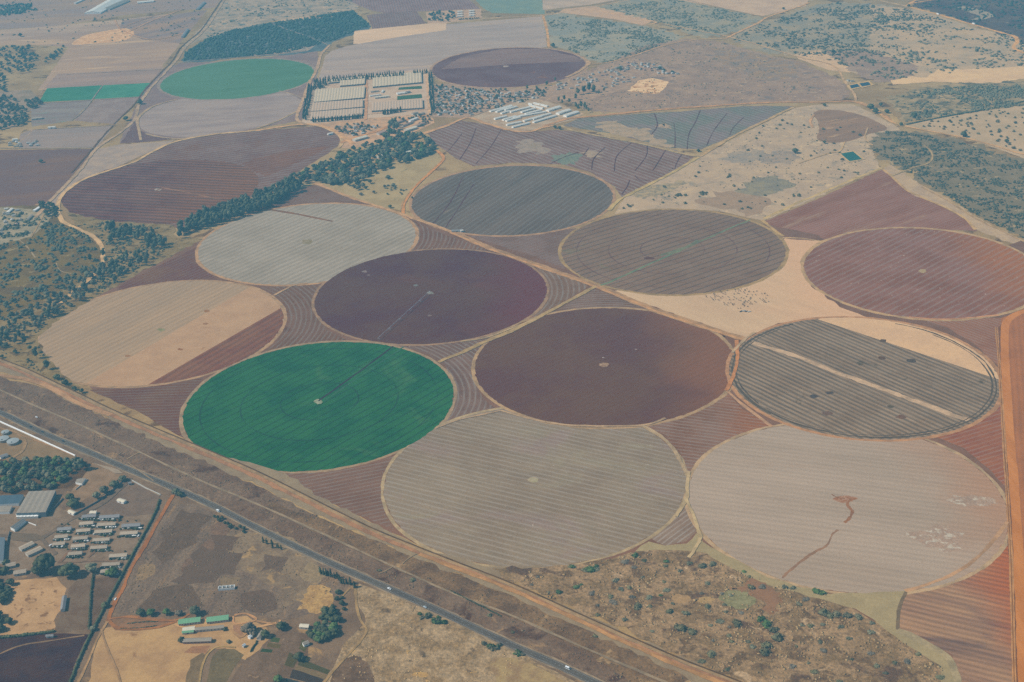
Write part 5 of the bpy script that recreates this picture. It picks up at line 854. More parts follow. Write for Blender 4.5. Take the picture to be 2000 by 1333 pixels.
for nm, px, n, r, m_, h in ST: cluster_stuff(nm, scatter(px, n, clear=True, clump=0 if nm == "far_woodland" else (35 if px[0][0] in (1702, -60) else 70)), r, m_, h)
GT = leaf_mat("dry_grass_tufts", alb((172, 156, 128), SW), alb((140, 126, 106), SW), 0.03); GD = leaf_mat("burnt_grass_tufts", alb((118, 110, 102), SW), alb((140, 128, 112), SW), 0.03)
for nm, px, n, r, m_, h in (("tall_dry_grass", [(975, 1140), (1040, 1114), (1230, 1082), (1345, 1078), (1500, 1138), (1620, 1172), (1720, 1228), (1840, 1302), (1862, 1400), (1580, 1400), (1440, 1330), (1300, 1266), (1150, 1196)], 1500, (0.5, 1.8), GT, .35),
                            ("tall_dry_grass", [(705, 1146), (880, 1215), (1150, 1345), (1100, 1400), (640, 1400), (640, 1320), (716, 1232)], 300, (0.5, 1.3), GT, .35),
                            ("burnt_grass", [(0, 742), (225, 828), (500, 956), (820, 1098), (1313, 1310), (1420, 1380), (1240, 1380), (1000, 1258), (763, 1148), (500, 1028), (0, 800)], 1100, (0.5, 1.5), GD, .3),
                            ("burnt_grass", [(335, 990), (450, 1022), (640, 1108), (690, 1140), (540, 1205), (225, 1198), (280, 1078)], 700, (0.5, 1.4), GD, .3)):
    cluster_stuff(nm, scatter(px, n, clear=True, clump=30), r, m_, h)

# ---------- buildings, vehicles, animals ----------
def fm(name, c, at=None, **k): return flat_mat(name, alb(c, at) if at is not None else c, **k)
WALL = flat_mat("pale_wall", (0.48, 0.44, 0.37), 0.2); WHITE = flat_mat("white_wall", (0.78, 0.76, 0.7), 0.08); BRICK = flat_mat("brick_wall", (0.30, 0.17, 0.12), 0.2)
RT = flat_mat("brown_sheet_roof", (0.38, 0.285, 0.19), 0.35, 0.3, corr=2.0, rnd_obj=0.15); RB = flat_mat("blue_grey_roof", (0.22, 0.20, 0.185), 0.25, 0.3, corr=2.0, rnd_obj=0.1); RG = flat_mat("green_sheet_roof", (0.16, 0.33, 0.17), 0.2, 0.3, corr=2.0)
RGREY = flat_mat("grey_sheet_roof", (0.29, 0.23, 0.165), 0.25, 0.15, corr=1.2); RW = flat_mat("white_sheet_roof", (0.66, 0.60, 0.50), 0.2, 0.3, corr=1.0); RC = flat_mat("cream_sheet_roof", (0.62, 0.53, 0.38), 0.15, 0.3, corr=1.0); RR = flat_mat("rusty_roof", (0.33, 0.20, 0.14), 0.35, 0.3, rnd_obj=0.2)
DK = flat_mat("dark_glass", (0.03, 0.035, 0.04), 0.1, rough=0.3, spec=0.5); DOORM = flat_mat("door_paint", (0.12, 0.09, 0.07), 0.1); VR = flat_mat("village_roof", (0.36, 0.33, 0.29), 0.3, rnd_obj=0.45)
def box_mesh(name, x0, x1, y0, y1, z0, z1):
    V = [(x, y, z) for z in (z0, z1) for x, y in ((x0, y0), (x1, y0), (x1, y1), (x0, y1))]
    return mesh(name, V, [(3, 2, 1, 0), (4, 5, 6, 7), (0, 1, 5, 4), (1, 2, 6, 5), (2, 3, 7, 6), (3, 0, 4, 7)])
def empty(name, x, y, rz, z=None):
    e = bpy.data.objects.new(name, None); COL.objects.link(e); e.location = (x, y, zat(x, y) if z is None else z); e.rotation_euler = (0, 0, rz); e.empty_display_size = 1; return e
def house_meshes(L, W, h, rh, eave=0.5):
    a, b_ = L/2, W/2
    V = [(-a, -b_, -1), (a, -b_, -1), (a, b_, -1), (-a, b_, -1), (-a, -b_, h), (a, -b_, h), (a, b_, h), (-a, b_, h), (-a, 0, h+rh), (a, 0, h+rh)]
    wm = mesh("walls", V, [(0, 1, 5, 4), (2, 3, 7, 6), (1, 2, 6, 9, 5), (3, 0, 4, 8, 7)])
    A, B = a+eave, b_+eave; dz = rh/b_*eave; t = 0.14; V = []; 
    for z in (0.02, t): V += [(-A, -B, h-dz+z), (A, -B, h-dz+z), (A, 0, h+rh+z), (-A, 0, h+rh+z), (A, B, h-dz+z), (-A, B, h-dz+z)]
    rm = mesh("roof", V, [(6, 7, 8, 9), (9, 8, 10, 11), (1, 0, 3, 2), (2, 3, 5, 4), (0, 1, 7, 6), (4, 5, 11, 10), (1, 2, 8, 7), (2, 4, 10, 8), (3, 0, 6, 9), (5, 3, 9, 11)])
    return wm, rm
def building(name, label, cat, a, b_, W, h, rh, roof, wall=WALL, group=None, nwin=0, ndoor=1, eave=0.5):
    """gabled block whose ridge runs from photo spot a to b_ (spots on the roof)"""
    zr = h+rh*0.5; p = G(a[0], a[1], zr); q = G(b_[0], b_[1], zr); L = (q-p).length; c = (p+q)/2
    e = empty(name, c.x, c.y, math.atan2(q.y-p.y, q.x-p.x)); setp(e, label, cat, group)
    wm, rm = house_meshes(L, W, h, rh, eave); link("walls", wm, wall, e); link("roof", rm, roof, e)
    for s in (-1, 1):
        for k in range(nwin):
            x = -L/2+L*(k+0.5)/nwin
            if nwin > 1 and k % 3 == 1 and ndoor: link("door", box_mesh("door", x-0.5, x+0.5, s*W/2-0.04, s*W/2+0.06, 0, 2.1), DOORM, e)
            else: link("window", box_mesh("window", x-0.7, x+0.7, s*W/2-0.04, s*W/2+0.06, 1.0, 2.1), DK, e)
    if nwin == 0 and ndoor: link("door", box_mesh("door", -1.2, 1.2, -W/2-0.06, -W/2+0.04, 0, min(h*0.8, 3)), DOORM, e)
    return e
# terraces of the housing estate
ordn = ["first", "second", "third", "fourth", "fifth", "sixth", "seventh"]
cols = [("left column", [(126, 1033, 30, RB), (120, 1048, 28, RT), (115, 1062, 26, RT)]), ("second column", [(174, 1008, 30, RB), (169, 1022, 30, RT), (163, 1036, 30, RT), (157, 1051, 32, RT), (153, 1066, 30, RT), (147, 1081, 30, RT)]),
        ("third column", [(214, 1009, 44, RB), (208, 1024, 40, RT), (202, 1038, 38, RT), (198, 1054, 36, RT), (193, 1069, 36, RT)]), ("right column", [(256, 1026, 40, RB), (252, 1041, 38, RT), (231, 1085, 38, RT), (217, 1102, 38, RT), (213, 1115, 36, RT)])]
for cn, lst in cols:
    for i, (x, y, L, rm) in enumerate(lst):
        building("terrace_house", f"{'blue-grey' if rm is RB else 'brown'} roofed terrace, {ordn[i]} from the top in the {cn} of the housing estate", "house", (x-L*.44, y+1.1), (x+L*.44, y-1.1), 6.8, 2.6, 1.3, rm, WALL, "terraces of the housing estate", nwin=6)
        for k in range(8):
            q = G2((x-L/2+L*(k+.5)/8+rnd.uniform(-3, 3), y+8+rnd.uniform(-1, 1.5))); plant("shrub", q, rnd.uniform(.7, 1.2), "dark hedge shrub in a front garden of the housing estate", "front garden shrubs", "dark")
        for k in range(3):
            q = G2((x+rnd.uniform(-L/2, L/2), y+rnd.choice([-6.5, 7, 8])+rnd.uniform(-1, 1))); plant("broadleaf", q, rnd.uniform(.22, .42), "small garden tree between terraces of the housing estate", "estate garden trees", rnd.choice(["dark", "green", "grey"]))
        for k in range(7):
            q = G2((x+rnd.uniform(-L/2, L/2), y+7.5)); s_ = rnd.uniform(.8, 1.6); o = link("garden_hut", box_mesh("garden_hut", -s_, s_, -1, 1, 0, 1.9), WHITE, loc=(q[0], q[1], 0.2), rz=rnd.uniform(0, 1)); setp(o, "tiny white garden hut in front of a terrace of the housing estate", "hut", "garden huts")
for a, b_, lb, rm in (((39, 1072), (64, 1060), "slanted tan roofed terrace nearest the grey yard", RT), ((52, 1083), (80, 1070), "slanted terrace just below the one nearest the grey yard", RT), ((12, 1105), (30, 1101), "small brown roofed house left of the huge tree", RT), ((27, 1119), (51, 1115), "brown block roof house below the small one, left of the huge tree", RT), ((148, 895), (160, 889), "x", RT)):
    if lb != "x": building("house", lb, "house", a, b_, 8, 2.8, 1.4, rm, WALL, nwin=4)
# large warehouse, neighbours, tanks
def warehouse(label, quad, h, roof, wall, name="warehouse", n=10):
    Q = [G(x, y, h) for x, y in quad]; c = sum(Q, Vector())/4; e = empty(name, c.x, c.y, 0, 0); setp(e, label, name.split("_")[0])
    P = [(q.x-c.x, q.y-c.y) for q in Q]; V = []; F = []
    for i in range(n+1):
        t = i/n; a = (P[0][0]*(1-t)+P[1][0]*t, P[0][1]*(1-t)+P[1][1]*t); b_ = (P[3][0]*(1-t)+P[2][0]*t, P[3][1]*(1-t)+P[2][1]*t); z = h+(0.35 if i % 2 else 0)
        V += [(a[0], a[1], z), (b_[0], b_[1], z)]
    for i in range(n): F.append((2*i, 2*i+1, 2*i+3, 2*i+2))
    link("roof", mesh("roof", V, F), roof, e)
    V = []; F = []
    for (x, y) in P: V += [(x*.995, y*.995, -1), (x*.995, y*.995, h)]
    for i in range(4): j = (i+1) % 4; F.append((2*i, 2*j, 2*j+1, 2*i+1))
    link("walls", mesh("walls", V, F), wall, e); return e
warehouse("large grey ribbed warehouse roof beside the garden grove", [(56, 960), (109, 958), (89, 1001), (31, 1003)], 8, RGREY, flat_mat("slate_wall", (0.14, 0.17, 0.19)))
warehouse("dark blue-grey flat shed left of the large warehouse", [(-30, 970), (46, 966), (36, 983), (-30, 987)], 5, flat_mat("dark_roof", (0.06, 0.09, 0.11), 0.3), WHITE, "shed", 6)
warehouse("long dark roofed shed below the warehouse with a white end", [(44, 1013), (50, 1016), (28, 1034), (20, 1030)], 5, flat_mat("dark_roof", (0.12, 0.12, 0.11), 0.3), WHITE, "shed", 4)
warehouse("dark block at the left edge beside the yard wall", [(-30, 1050), (9, 1050), (6, 1095), (-30, 1095)], 6, flat_mat("dark_roof", (0.12, 0.14, 0.15), 0.3), WHITE, "shed", 4)
warehouse("white loading canopy along the near side of the large warehouse", [(31, 1004), (76, 1003), (74, 1009), (32, 1010)], 4, WHITE, WALL, "canopy", 12)
warehouse("grey flat roof left of the loading canopy", [(-30, 990), (24, 988), (18, 1000), (-30, 1002)], 4, RGREY, WHITE, "shed", 4)
warehouse("small house with a white front above the big round tree", [(150, 936), (168, 934), (160, 945), (147, 942)], 4, RGREY, WHITE, "house", 2)
for a, b_, lb, W, rm in (((117, 935), (121, 937), "a", 4, RC), ((135, 998), (146, 1003), "cream roofed hut at the corner of the walled lane", 5, RC), ((176, 1001), (188, 1001), "cream box roof at the top of the housing estate", 6, RC), ((231, 976), (244, 980), "rounded cream tent roof inside the fenced yard", 6, RC), ((251, 944), (256, 943), "tiny blue roofed kiosk by the walled lane", 4, RB), ((0, 893), (14, 888), "grey roofed shed just above the garden grove", 7, RB)):
    if lb != "a": building("hut", lb, "hut", a, b_, W, 2.6, 0.9, rm, WHITE)
def walls_line(name, label, cat, px, h, t, mat, group=None):
    w = [np.array(G2(p)) for p in px]; V = []; F = []
    for i in range(len(w)):
        d = w[min(i+1, len(w)-1)]-w[max(i-1, 0)]; d = d/np.linalg.norm(d); n_ = np.array([-d[1], d[0]])*t/2
        for s in (1, -1):
            for z in (-0.5, h): V.append((w[i][0]+s*n_[0], w[i][1]+s*n_[1], z))
    for i in range(len(w)-1):
        a = 4*i; b_ = a+4; F += [(a, a+1, b_+1, b_), (a+3, a+2, b_+2, b_+3), (a+1, a+3, b_+3, b_+1)]
    F += [(0, 2, 3, 1), (4*len(w)-4, 4*len(w)-3, 4*len(w)-1, 4*len(w)-2)]
    return setp(link(name, mesh(name, V, F), mat), label, cat, group)
walls_line("boundary_wall", "bright white wall running beside the asphalt road at the left edge", "wall", [(-60, 797), (0, 825), (60, 852), (147, 892)], 2.2, 1.6, flat_mat("whitewash", (0.85, 0.83, 0.78), 0.03))
walls_line("boundary_wall", "dark walled line from the cream hut up to the asphalt road", "wall", [(146, 1007), (165, 996), (190, 982), (215, 964), (240, 942)], 2.6, 0.5, flat_mat("dark_wall", (0.1, 0.11, 0.11)))
walls_line("boundary_wall", "wall between the big warehouse and the round tree", "wall", [(90, 1009), (105, 996), (124, 975)], 2.4, 0.5, flat_mat("dark_wall", (0.1, 0.11, 0.11)))
walls_line("boundary_wall", "wall drawn dark as its own shadow line along the left edge yard beside the grey block", "wall", [(20, 1040), (16, 1055), (12, 1080), (8, 1100)], 3.2, 0.6, flat_mat("dark_wall", (0.1, 0.11, 0.11)))  # near-black colour stands in for the shadow beside this wall
walls_line("boundary_wall", "low white wall of the scrap yard below the warehouse", "wall", [(50, 1020), (71, 1028)], 1.8, 0.5, WHITE)
walls_line("boundary_wall", "pale wall along the top of the fenced yard under the asphalt road", "wall", [(258, 940), (285, 955), (314, 968)], 2, 0.8, WALL)
walls_line("boundary_wall", "wall in front of the small white fronted house", "wall", [(148, 958), (160, 948), (172, 938)], 2, 0.5, WALL)
for x, y, r, lb in ((26, 866, 9.0, "round grey tank nearest the curved lane by the white wall"), (7, 861, 8.5, "round grey tank at the left edge above the garden"), (11, 848, 6.0, "small round tank behind the two large ones")):
    c = G2((x, y)); e = empty("storage_tank", c[0], c[1], 0); setp(e, lb, "tank"); n = 28; V = [(r*math.cos(2*math.pi*i/n), r*math.sin(2*math.pi*i/n), z) for z in (-1, 3.4) for i in range(n)]
    link("shell", mesh("shell", V, [(i, (i+1) % n, n+(i+1) % n, n+i) for i in range(n)]), RGREY, e)
    V = [(r*1.02*math.cos(2*math.pi*i/n), r*1.02*math.sin(2*math.pi*i/n), 3.4) for i in range(n)]+[(0, 0, 4.3)]; link("lid", mesh("lid", V, [(i, (i+1) % n, n) for i in range(n)]), flat_mat("tank_lid", (0.30, 0.31, 0.29)), e)
    link("hatch", box_mesh("hatch", -0.8, 0.8, -r*.6-0.8, -r*.6+0.8, 3.2, 4.4), DK, e)
# school
for a, b_, W, rm, wl, nw, lb, nm in (((349, 1215), (391, 1210), 9, RG, WALL, 8, "left of the two green roofed classroom blocks", "classroom_block"), ((404, 1211), (446, 1206), 9, RG, WALL, 8, "right of the two green roofed classroom blocks", "classroom_block"), ((357, 1230), (380, 1227), 7, RC, WALL, 5, "short cream roofed block under the left green roof", "classroom_block"),
                                     ((356, 1235), (378, 1233), 3.5, RG, WALL, 0, "low green lean-to roof attached below the short cream block", "shed"), ((382, 1229), (437, 1224), 5, RGREY, WALL, 8, "long narrow tan roofed block in the middle of the school", "classroom_block"), ((358, 1251), (413, 1249), 6.5, RGREY, BRICK, 8, "long grey roofed block nearest the ball court", "classroom_block"),
                                     ((505, 1247), (512, 1234), 5, RGREY, WALL, 2, "narrow shed roof pointing up the picture beside a dark tree", "shed"), ((486, 1245), (491, 1241), 4, WHITE, WHITE, 0, "tiny white hut under the large brown crown", "hut"), ((586, 1222), (603, 1223), 6, RC, WALL, 2, "pale pink roofed hut left of the homestead trees", "hut"),
                                     ((592, 1258), (602, 1254), 5, RGREY, WHITE, 1, "small grey hut between the vegetable plots and the trees", "hut"), ((636, 1224), (645, 1222), 5, RGREY, WHITE, 1, "grey roof hidden among the homestead trees", "hut"), ((474, 1262), (478, 1259), 3, WHITE, WALL, 0, "little white shelter on the pale school ground", "hut"), ((122, 1191), (126, 1165), 5, RB, WALL, 2, "narrow blue-grey roofed stand beside the playing field", "shed"), ((90, 1242), (104, 1241), 3, RB, WALL, 0, "low blue roof at the corner of the dark row", "shed")):
    building(nm, lb, "school block" if "class" in nm else nm, a, b_, W, 3 if W > 4 else 2.4, 1.3, rm, wl, "school classroom blocks" if "class" in nm else None, nwin=nw)
e = empty("ruin", *G2((443, 1151)), math.radians(4)); setp(e, "roofless white walled ruin standing alone in the dark grass", "ruin")
for x0, x1, y0, y1 in ((-10, 10, -3.2, -2.8), (-10, 10, 2.8, 3.2), (-10.2, -9.8, -3.2, 3.2), (9.8, 10.2, -3.2, 3.2), (-5, -4.8, -2.8, 2.8), (-0.1, 0.1, -2.8, 2.8), (4.8, 5, -2.8, 2.8)): link("wall", box_mesh("wall", x0, x1, y0, y1, -0.5, 2.6), WHITE, e)
# hedges: one bumpy body each
def hedge(label, px, w, h, leaf="dark", cat="hedge", name="hedge"):
    ws = row(px, int(sum(np.linalg.norm(np.array(G2(px[i+1]))-np.array(G2(px[i]))) for i in range(len(px)-1))/1.5), 0.2)
    return setp(link(name, lobes_mesh(name, [(p[0], p[1], h*0.5, w*rnd.uniform(.45, .6)) for p in ws], 1, 0.2, len(ws)*3, 0.5, h/w), LM[leaf]), label, cat)
hedge("long dark hedge left of the red lane, from the asphalt road to the bottom edge", [(312, 978), (300, 1010), (262, 1080), (228, 1145), (205, 1188), (180, 1236), (155, 1290), (133, 1345)], 3.4, 3.2)
hedge("short upright dark hedge between the estate trees and the lane", [(182, 1124), (178, 1165), (174, 1230)], 2.8, 3.0)
hedge("dark hedge along the lower edge of the playing field", [(-20, 1248), (40, 1243), (106, 1235)], 4.5, 3.0)
hedge("thin hedge row above the school lane fork", [(248, 1219), (280, 1216), (308, 1215)], 1.8, 1.4); hedge("thin hedge row below the school lane fork", [(235, 1229), (270, 1228), (306, 1223)], 1.8, 1.4)
hedge("dark hedge leading from the small upright shed to the plots", [(503, 1254), (496, 1264), (490, 1274)], 2.6, 2.4)
hedge("dark verge thicket beside the service track near the bottom", [(880, 1155), (920, 1175), (980, 1205)], 2.2, 1.4); hedge("dark hedge line crossing above the savanna", [(1770, 244), (1850, 228), (1960, 208), (2010, 196)], 5, 2.5)
# greenhouses
def greenhouse(label, quad, n, col, h=4.2):
    Q = [G(x, y, h) for x, y in quad]; c = sum(Q, Vector())/4; e = empty("greenhouse", c.x, c.y, 0, 0); setp(e, label, "greenhouse", "greenhouse blocks"); P = [(q.x-c.x, q.y-c.y) for q in Q]; V = []; F = []; k = 6; N = n*k
    for i in range(N+1):
        t = i/N; a = (P[0][0]*(1-t)+P[1][0]*t, P[0][1]*(1-t)+P[1][1]*t); b_ = (P[3][0]*(1-t)+P[2][0]*t, P[3][1]*(1-t)+P[2][1]*t); z = h+0.6*abs(math.sin(math.pi*(i % k)/k)); V += [(a[0], a[1], z), (b_[0], b_[1], z)]
    for i in range(N): F.append((2*i, 2*i+1, 2*i+3, 2*i+2))
    link("roof", mesh("roof", V, F), col, e); V = []; F = []
    for (x, y) in P: V += [(x, y, -1), (x, y, h)]
    for i in range(4): j = (i+1) % 4; F.append((2*i, 2*j, 2*j+1, 2*i+1))
    link("side_walls", mesh("side_walls", V, F), flat_mat("greenhouse_side", (0.16, 0.17, 0.18)), e)
    link("gutters", mesh("gutters", [v for i in range(n+1) for v in ((P[0][0]*(1-i/n)+P[1][0]*i/n-.25, P[0][1]*(1-i/n)+P[1][1]*i/n, h+.12), (P[0][0]*(1-i/n)+P[1][0]*i/n+.25, P[0][1]*(1-i/n)+P[1][1]*i/n, h+.12), (P[3][0]*(1-i/n)+P[2][0]*i/n+.25, P[3][1]*(1-i/n)+P[2][1]*i/n, h+.12), (P[3][0]*(1-i/n)+P[2][0]*i/n-.25, P[3][1]*(1-i/n)+P[2][1]*i/n, h+.12))],
                         [(4*i, 4*i+1, 4*i+2, 4*i+3) for i in range(n+1)]), flat_mat("gutter", (0.36, 0.34, 0.3)), e)
GC = (-400.0, 3700.0); gh = flat_mat("greenhouse_film", alb((176, 172, 160), GC), 0.08, 0.05, 0.5); gh2 = flat_mat("greenhouse_net", alb((168, 160, 152), GC), 0.1, 0.05, 0.6)
greenhouse("pale greenhouse block at the top right of the compound", [(728, 149), (823, 140), (824, 161), (728, 170)], 16, gh); greenhouse("pale greenhouse block with a notch, top left of the compound", [(664, 153), (714, 149), (712, 164), (664, 168)], 9, gh); greenhouse("narrow pale greenhouse joined left of the notched block", [(640, 155), (663, 153), (663, 160), (641, 162)], 4, gh)
greenhouse("deepest pale greenhouse block on the left side of the compound", [(616, 175), (713, 169), (711, 191), (612, 200)], 18, gh); greenhouse("second greenhouse block from the near end on the left side", [(611, 201), (709, 194), (709, 209), (608, 218)], 18, gh2); greenhouse("nearest greenhouse block on the left side, behind the conifer row", [(608, 219), (709, 211), (708, 225), (606, 234)], 18, gh2); greenhouse("nearest pinkish greenhouse block on the right side", [(727, 201), (825, 194), (826, 211), (726, 217)], 18, gh2)
gb = flat_mat("seedling_green", alb((66, 112, 108), GC), 0.3, 0.3)
for q, lb in (([(780, 172), (823, 169), (824, 174), (778, 176)], "upper dark green seedling bed in the compound"), ([(776, 189), (823, 185), (824, 192), (776, 196)], "lower dark green seedling bed in the compound")):
    w = [G2(p) for p in q]; V = [(x, y, z) for z in (-.5, 1.2) for x, y in w]; setp(link("seedling_bed", mesh("seedling_bed", V, [(4, 5, 6, 7), (0, 1, 5, 4), (1, 2, 6, 5), (2, 3, 7, 6), (3, 0, 4, 7)]), gb), lb, "seedling bed")
for a, b_, W, rm, lb in (((732, 190), (759, 187), 9, RC, "long cream roofed packing shed in the middle of the greenhouses"), ((775, 182), (791, 180), 12, RW, "white roofed store between the seedling beds"), ((722, 187), (743, 184), 6, RW, "narrow white roof left of the cream packing shed"), ((724, 179), (740, 177), 6, RGREY, "grey roof at the top of the packing yard"), ((746, 180), (749, 176), 5, RW, "small white block above the packing shed"), ((793, 180), (800, 178), 8, RB, "grey-green shed right of the white store"),
                         ((691, 273), (716, 266), 13, RC, "large cream roofed hall at the lower end of the farm street"), ((792, 254), (812, 248), 12, RC, "pale tan roofed barn beside the tall trees"), ((812, 246), (828, 240), 8, RR, "dark roofed barn behind the pale tan one"), ((738, 261), (752, 256), 10, RR, "brown open shed on the farm street above the wood"), ((768, 242), (790, 234), 7, RR, "long rusty shed at the top of the farm sheds"), ((786, 246), (806, 238), 6, RR, "rusty shed in the middle of the farm sheds"),
                         ((800, 236), (815, 230), 8, RW, "white roofed shed close to the conifer stub"), ((815, 224), (828, 220), 8, RGREY, "grey roofed shed at the right end of the farm"), ((805, 222), (815, 219), 8, RGREY, "grey round-ended shed left of the right end one"), ((640, 262), (650, 260), 6, RW, "first white cottage left of the farm street"), ((714, 301), (722, 300), 9, RGREY, "house roof half hidden in the homestead wood"), ((737, 306), (746, 303), 9, RC, "cream homestead roof inside the wood"), ((792, 297), (802, 295), 9, RC, "cream roof on the right side of the homestead wood"),
                         ((696, 314), (706, 312), 8, RGREY, "lowest grey roof in the homestead wood"), ((180, 24), (225, -2), 60, RW, "huge white roofed hall at the top left edge"), ((206, 17), (246, 0), 34, RGREY, "grey roofed hall attached right of the huge white one"), ((146, 6), (166, -3), 8, RW, "narrow white shed left of the huge hall at the top"), ((268, 4), (300, 1), 22, RW, "long white shed at the top edge right of the huge hall"), ((385, 18), (399, 4), 10, RB, "dark slanted shed near the top left road"),
                         ((356, 72), (367, 57), 8, RB, "thin dark shed left of the dark woodland"), ((62, 231), (82, 229), 12, RT, "tan roofed house under the left wood"), ((94, 249), (108, 248), 8, RW, "white hut on the lane of the left small farms"), ((24, 272), (34, 271), 8, RW, "white hut at the left edge above the purple field"), ((66, 412), (77, 405), 6, WHITE, "white roofed shed at the left bend of the track"), ((52, 430), (62, 420), 6, RGREY, "long grey shed below the white one at the track bend"), ((14, 415), (24, 407), 6, RW, "slanted white shed at the left edge"), ((882, 451), (903, 450), 6, RB, "dark blue-grey pump house where the blue-grey circle touches the track"), ((899, 451), (904, 450), 5, RW, "small white hut at the right of the pump house")):
    building("shed", lb, "shed", a, b_, W, 4.0 if W > 7 else 3, W*0.11, rm, WALL if rm is not RW else WHITE)
for k, (x, y) in enumerate(((898, 22), (898, 26.5), (898, 31), (921, 20.5), (921, 25), (921, 29.5))):
    building("poultry_house", f"{['top','middle','bottom'][k % 3]} white poultry house in the {'left' if k < 3 else 'right'} stack of the far pair of stacks", "poultry house", (x-5, y+.3), (x+5, y-.3), 11, 3.4, 1.4, RW, WHITE, "far poultry houses", 0)
# poultry farm of long white sheds
Z5 = lambda x, y: (830+x/5.714, 150+y/5.714)
for i, (x1, y1, x2, y2) in enumerate(((725, 382, 845, 352), (795, 388, 968, 326), (850, 352, 965, 318), (890, 368, 1020, 330), (850, 406, 940, 380), (950, 390, 1165, 336), (1075, 392, 1225, 352), (1120, 412, 1290, 370), (1050, 440, 1345, 388), (1100, 490, 1400, 408), (1200, 470, 1300, 440), (870, 480, 1010, 438), (775, 468, 905, 436), (985, 458, 1090, 428), (910, 535, 1070, 500), (975, 560, 1160, 514), (1210, 505, 1460, 430), (905, 490, 1060, 450))):
    building("poultry_house", "long low white poultry house in the yard of parallel sheds beside the village", "poultry house", Z5(x1, y1), Z5(x2, y2), 8, 2.6, 1.3, RW, WHITE, "long white poultry houses", 0)
for i, (x1, y1, x2, y2) in enumerate(((1365, 372, 1500, 332), (1480, 408, 1612, 365), (1560, 434, 1700, 388))):
    building("poultry_house", f"{ordn[i]} from the left of three big white poultry houses, right end of the yard", "poultry house", Z5(x1, y1), Z5(x2, y2), 13, 3.4, 1.8, RW, WHITE, "big poultry houses", 0)
for i, (x1, y1, x2, y2) in enumerate(((1215, 292, 1370, 328), (1170, 315, 1320, 352), (1160, 300, 1200, 310))):
    building("poultry_house", "small white shed in the crosswise rows at the top of the poultry yard", "poultry house", Z5(x1, y1), Z5(x2, y2), 6, 2.6, 1.0, RW, WHITE, "crosswise sheds", 0)
# village houses: one of each of three kinds, copied
protos = []
for k, (L, W, rm, wl) in enumerate(((8, 6, VR, WALL), (11, 7, RGREY, WALL), (7, 5.5, RR, BRICK), (9, 6, RGREY, WALL))):
    protos.append(house_meshes(L, W, 2.6, 1.1)+(wl, rm))
def village(poly, n, mind, label, group, ang=0.3):
    for (x, y) in scatter(poly, n, mind):
        wm, rmesh, wl, rm = protos[rnd.choice([0, 0, 1, 2, 3])]; e = empty("village_house", x, y, ang+rnd.choice([0, math.pi/2])+rnd.uniform(-.15, .15), 0.2); setp(e, label, "house", group)
        link("walls", wm, wl, e); link("roof", rmesh, rm, e)
village([(848, 170), (900, 174), (1000, 180), (1060, 178), (1060, 190), (1010, 202), (925, 222), (850, 224)], 150, 9.5, "small house packed among garden trees in the village right of the greenhouses", "village houses")
village([(850, 221), (925, 221), (925, 226), (850, 226)], 9, 12, "pale house in the front row of the village along the street", "front row houses")
village([(1080, 165), (1180, 140), (1235, 122), (1250, 124), (1210, 148), (1130, 172), (1090, 180)], 45, 10, "low hut in the scattered settlement below the far purple circle", "scattered huts left")
village([(1222, 124), (1260, 122), (1325, 142), (1318, 152), (1280, 146), (1240, 134)], 34, 9, "low hut in the string of huts right of the broad dark tree", "string of huts")
village([(1185, 150), (1245, 152), (1240, 160), (1170, 176)], 16, 10, "low hut left of the sandy sports ground", "huts by the sandy ground")
village([(645, 250), (700, 244), (745, 246), (720, 260), (690, 268), (660, 260)], 22, 8, "small cottage among trees left of the farm street", "farm cottages")
village([(0, 405), (45, 410), (40, 440), (0, 460)], 14, 8, "small house among trees at the left edge above the scrub", "left edge houses")
village([(20, 270), (80, 272), (78, 286), (10, 288)], 14, 8, "small house in the hamlet at the left edge above the purple field", "left hamlet")
village([(1645, 150), (1672, 152), (1670, 160), (1650, 160)], 2, 6, "hut at the ponds beside the road bend", "pond huts")
# ponds with banks
for q, c, lb in (([(1642, 301), (1666, 297), (1684, 312), (1659, 316)], (36, 108, 112), "a"), ([(1659, 168), (1677, 164), (1681, 170), (1663, 174)], (34, 66, 96), "b"), ([(1678, 164), (1696, 161), (1701, 167), (1684, 170)], (50, 82, 112), "c")):
    at = G2(q[0]); fld([(q[0][0]-5, q[0][1]), (q[1][0]+1, q[1][1]-2.5), (q[2][0]+6, q[2][1]), (q[3][0]-1, q[3][1]+2.5)], (178, 160, 134), None, ns=10, rg=0, name="pond_bank")
    b = NB("pond_water", 0.25, 0.3); b.b.inputs["Base Color"].default_value = rgba(alb(c, at)); sheet("water", [G2(p) for p in q], b.m)
# ---------- irrigation machine ----------
steel = flat_mat("galvanised_steel", (0.55, 0.56, 0.56), 0.1, rough=0.4)
def tube(a, b_, r, k=6):
    a = np.array(a, float); b_ = np.array(b_, float); d = (b_-a)/np.linalg.norm(b_-a); u = np.cross(d, (0.1, 0.2, 0.97)) if abs(d[2]) < .9 else np.cross(d, (1, 0, 0)); u /= np.linalg.norm(u); v = np.cross(d, u); V = []
    for c in (a, b_):
        for i in range(k): V.append(c+(u*math.cos(2*math.pi*i/k)+v*math.sin(2*math.pi*i/k))*r)
    return V, [(i, (i+1) % k, k+(i+1) % k, k+i) for i in range(k)]
def tubes(name, segs, mat, parent):
    V = []; F = []
    for a, b_, r in segs: v, f = tube(a, b_, r); n = len(V); V += v; F += [tuple(i+n for i in q) for q in f]
    return link(name, mesh(name, V, F), mat, parent)
A_ = G2((840, 573)); B_ = G2((740, 664)); ang = math.atan2(B_[1]-A_[1], B_[0]-A_[0]); Lp = math.hypot(B_[0]-A_[0], B_[1]-A_[1])
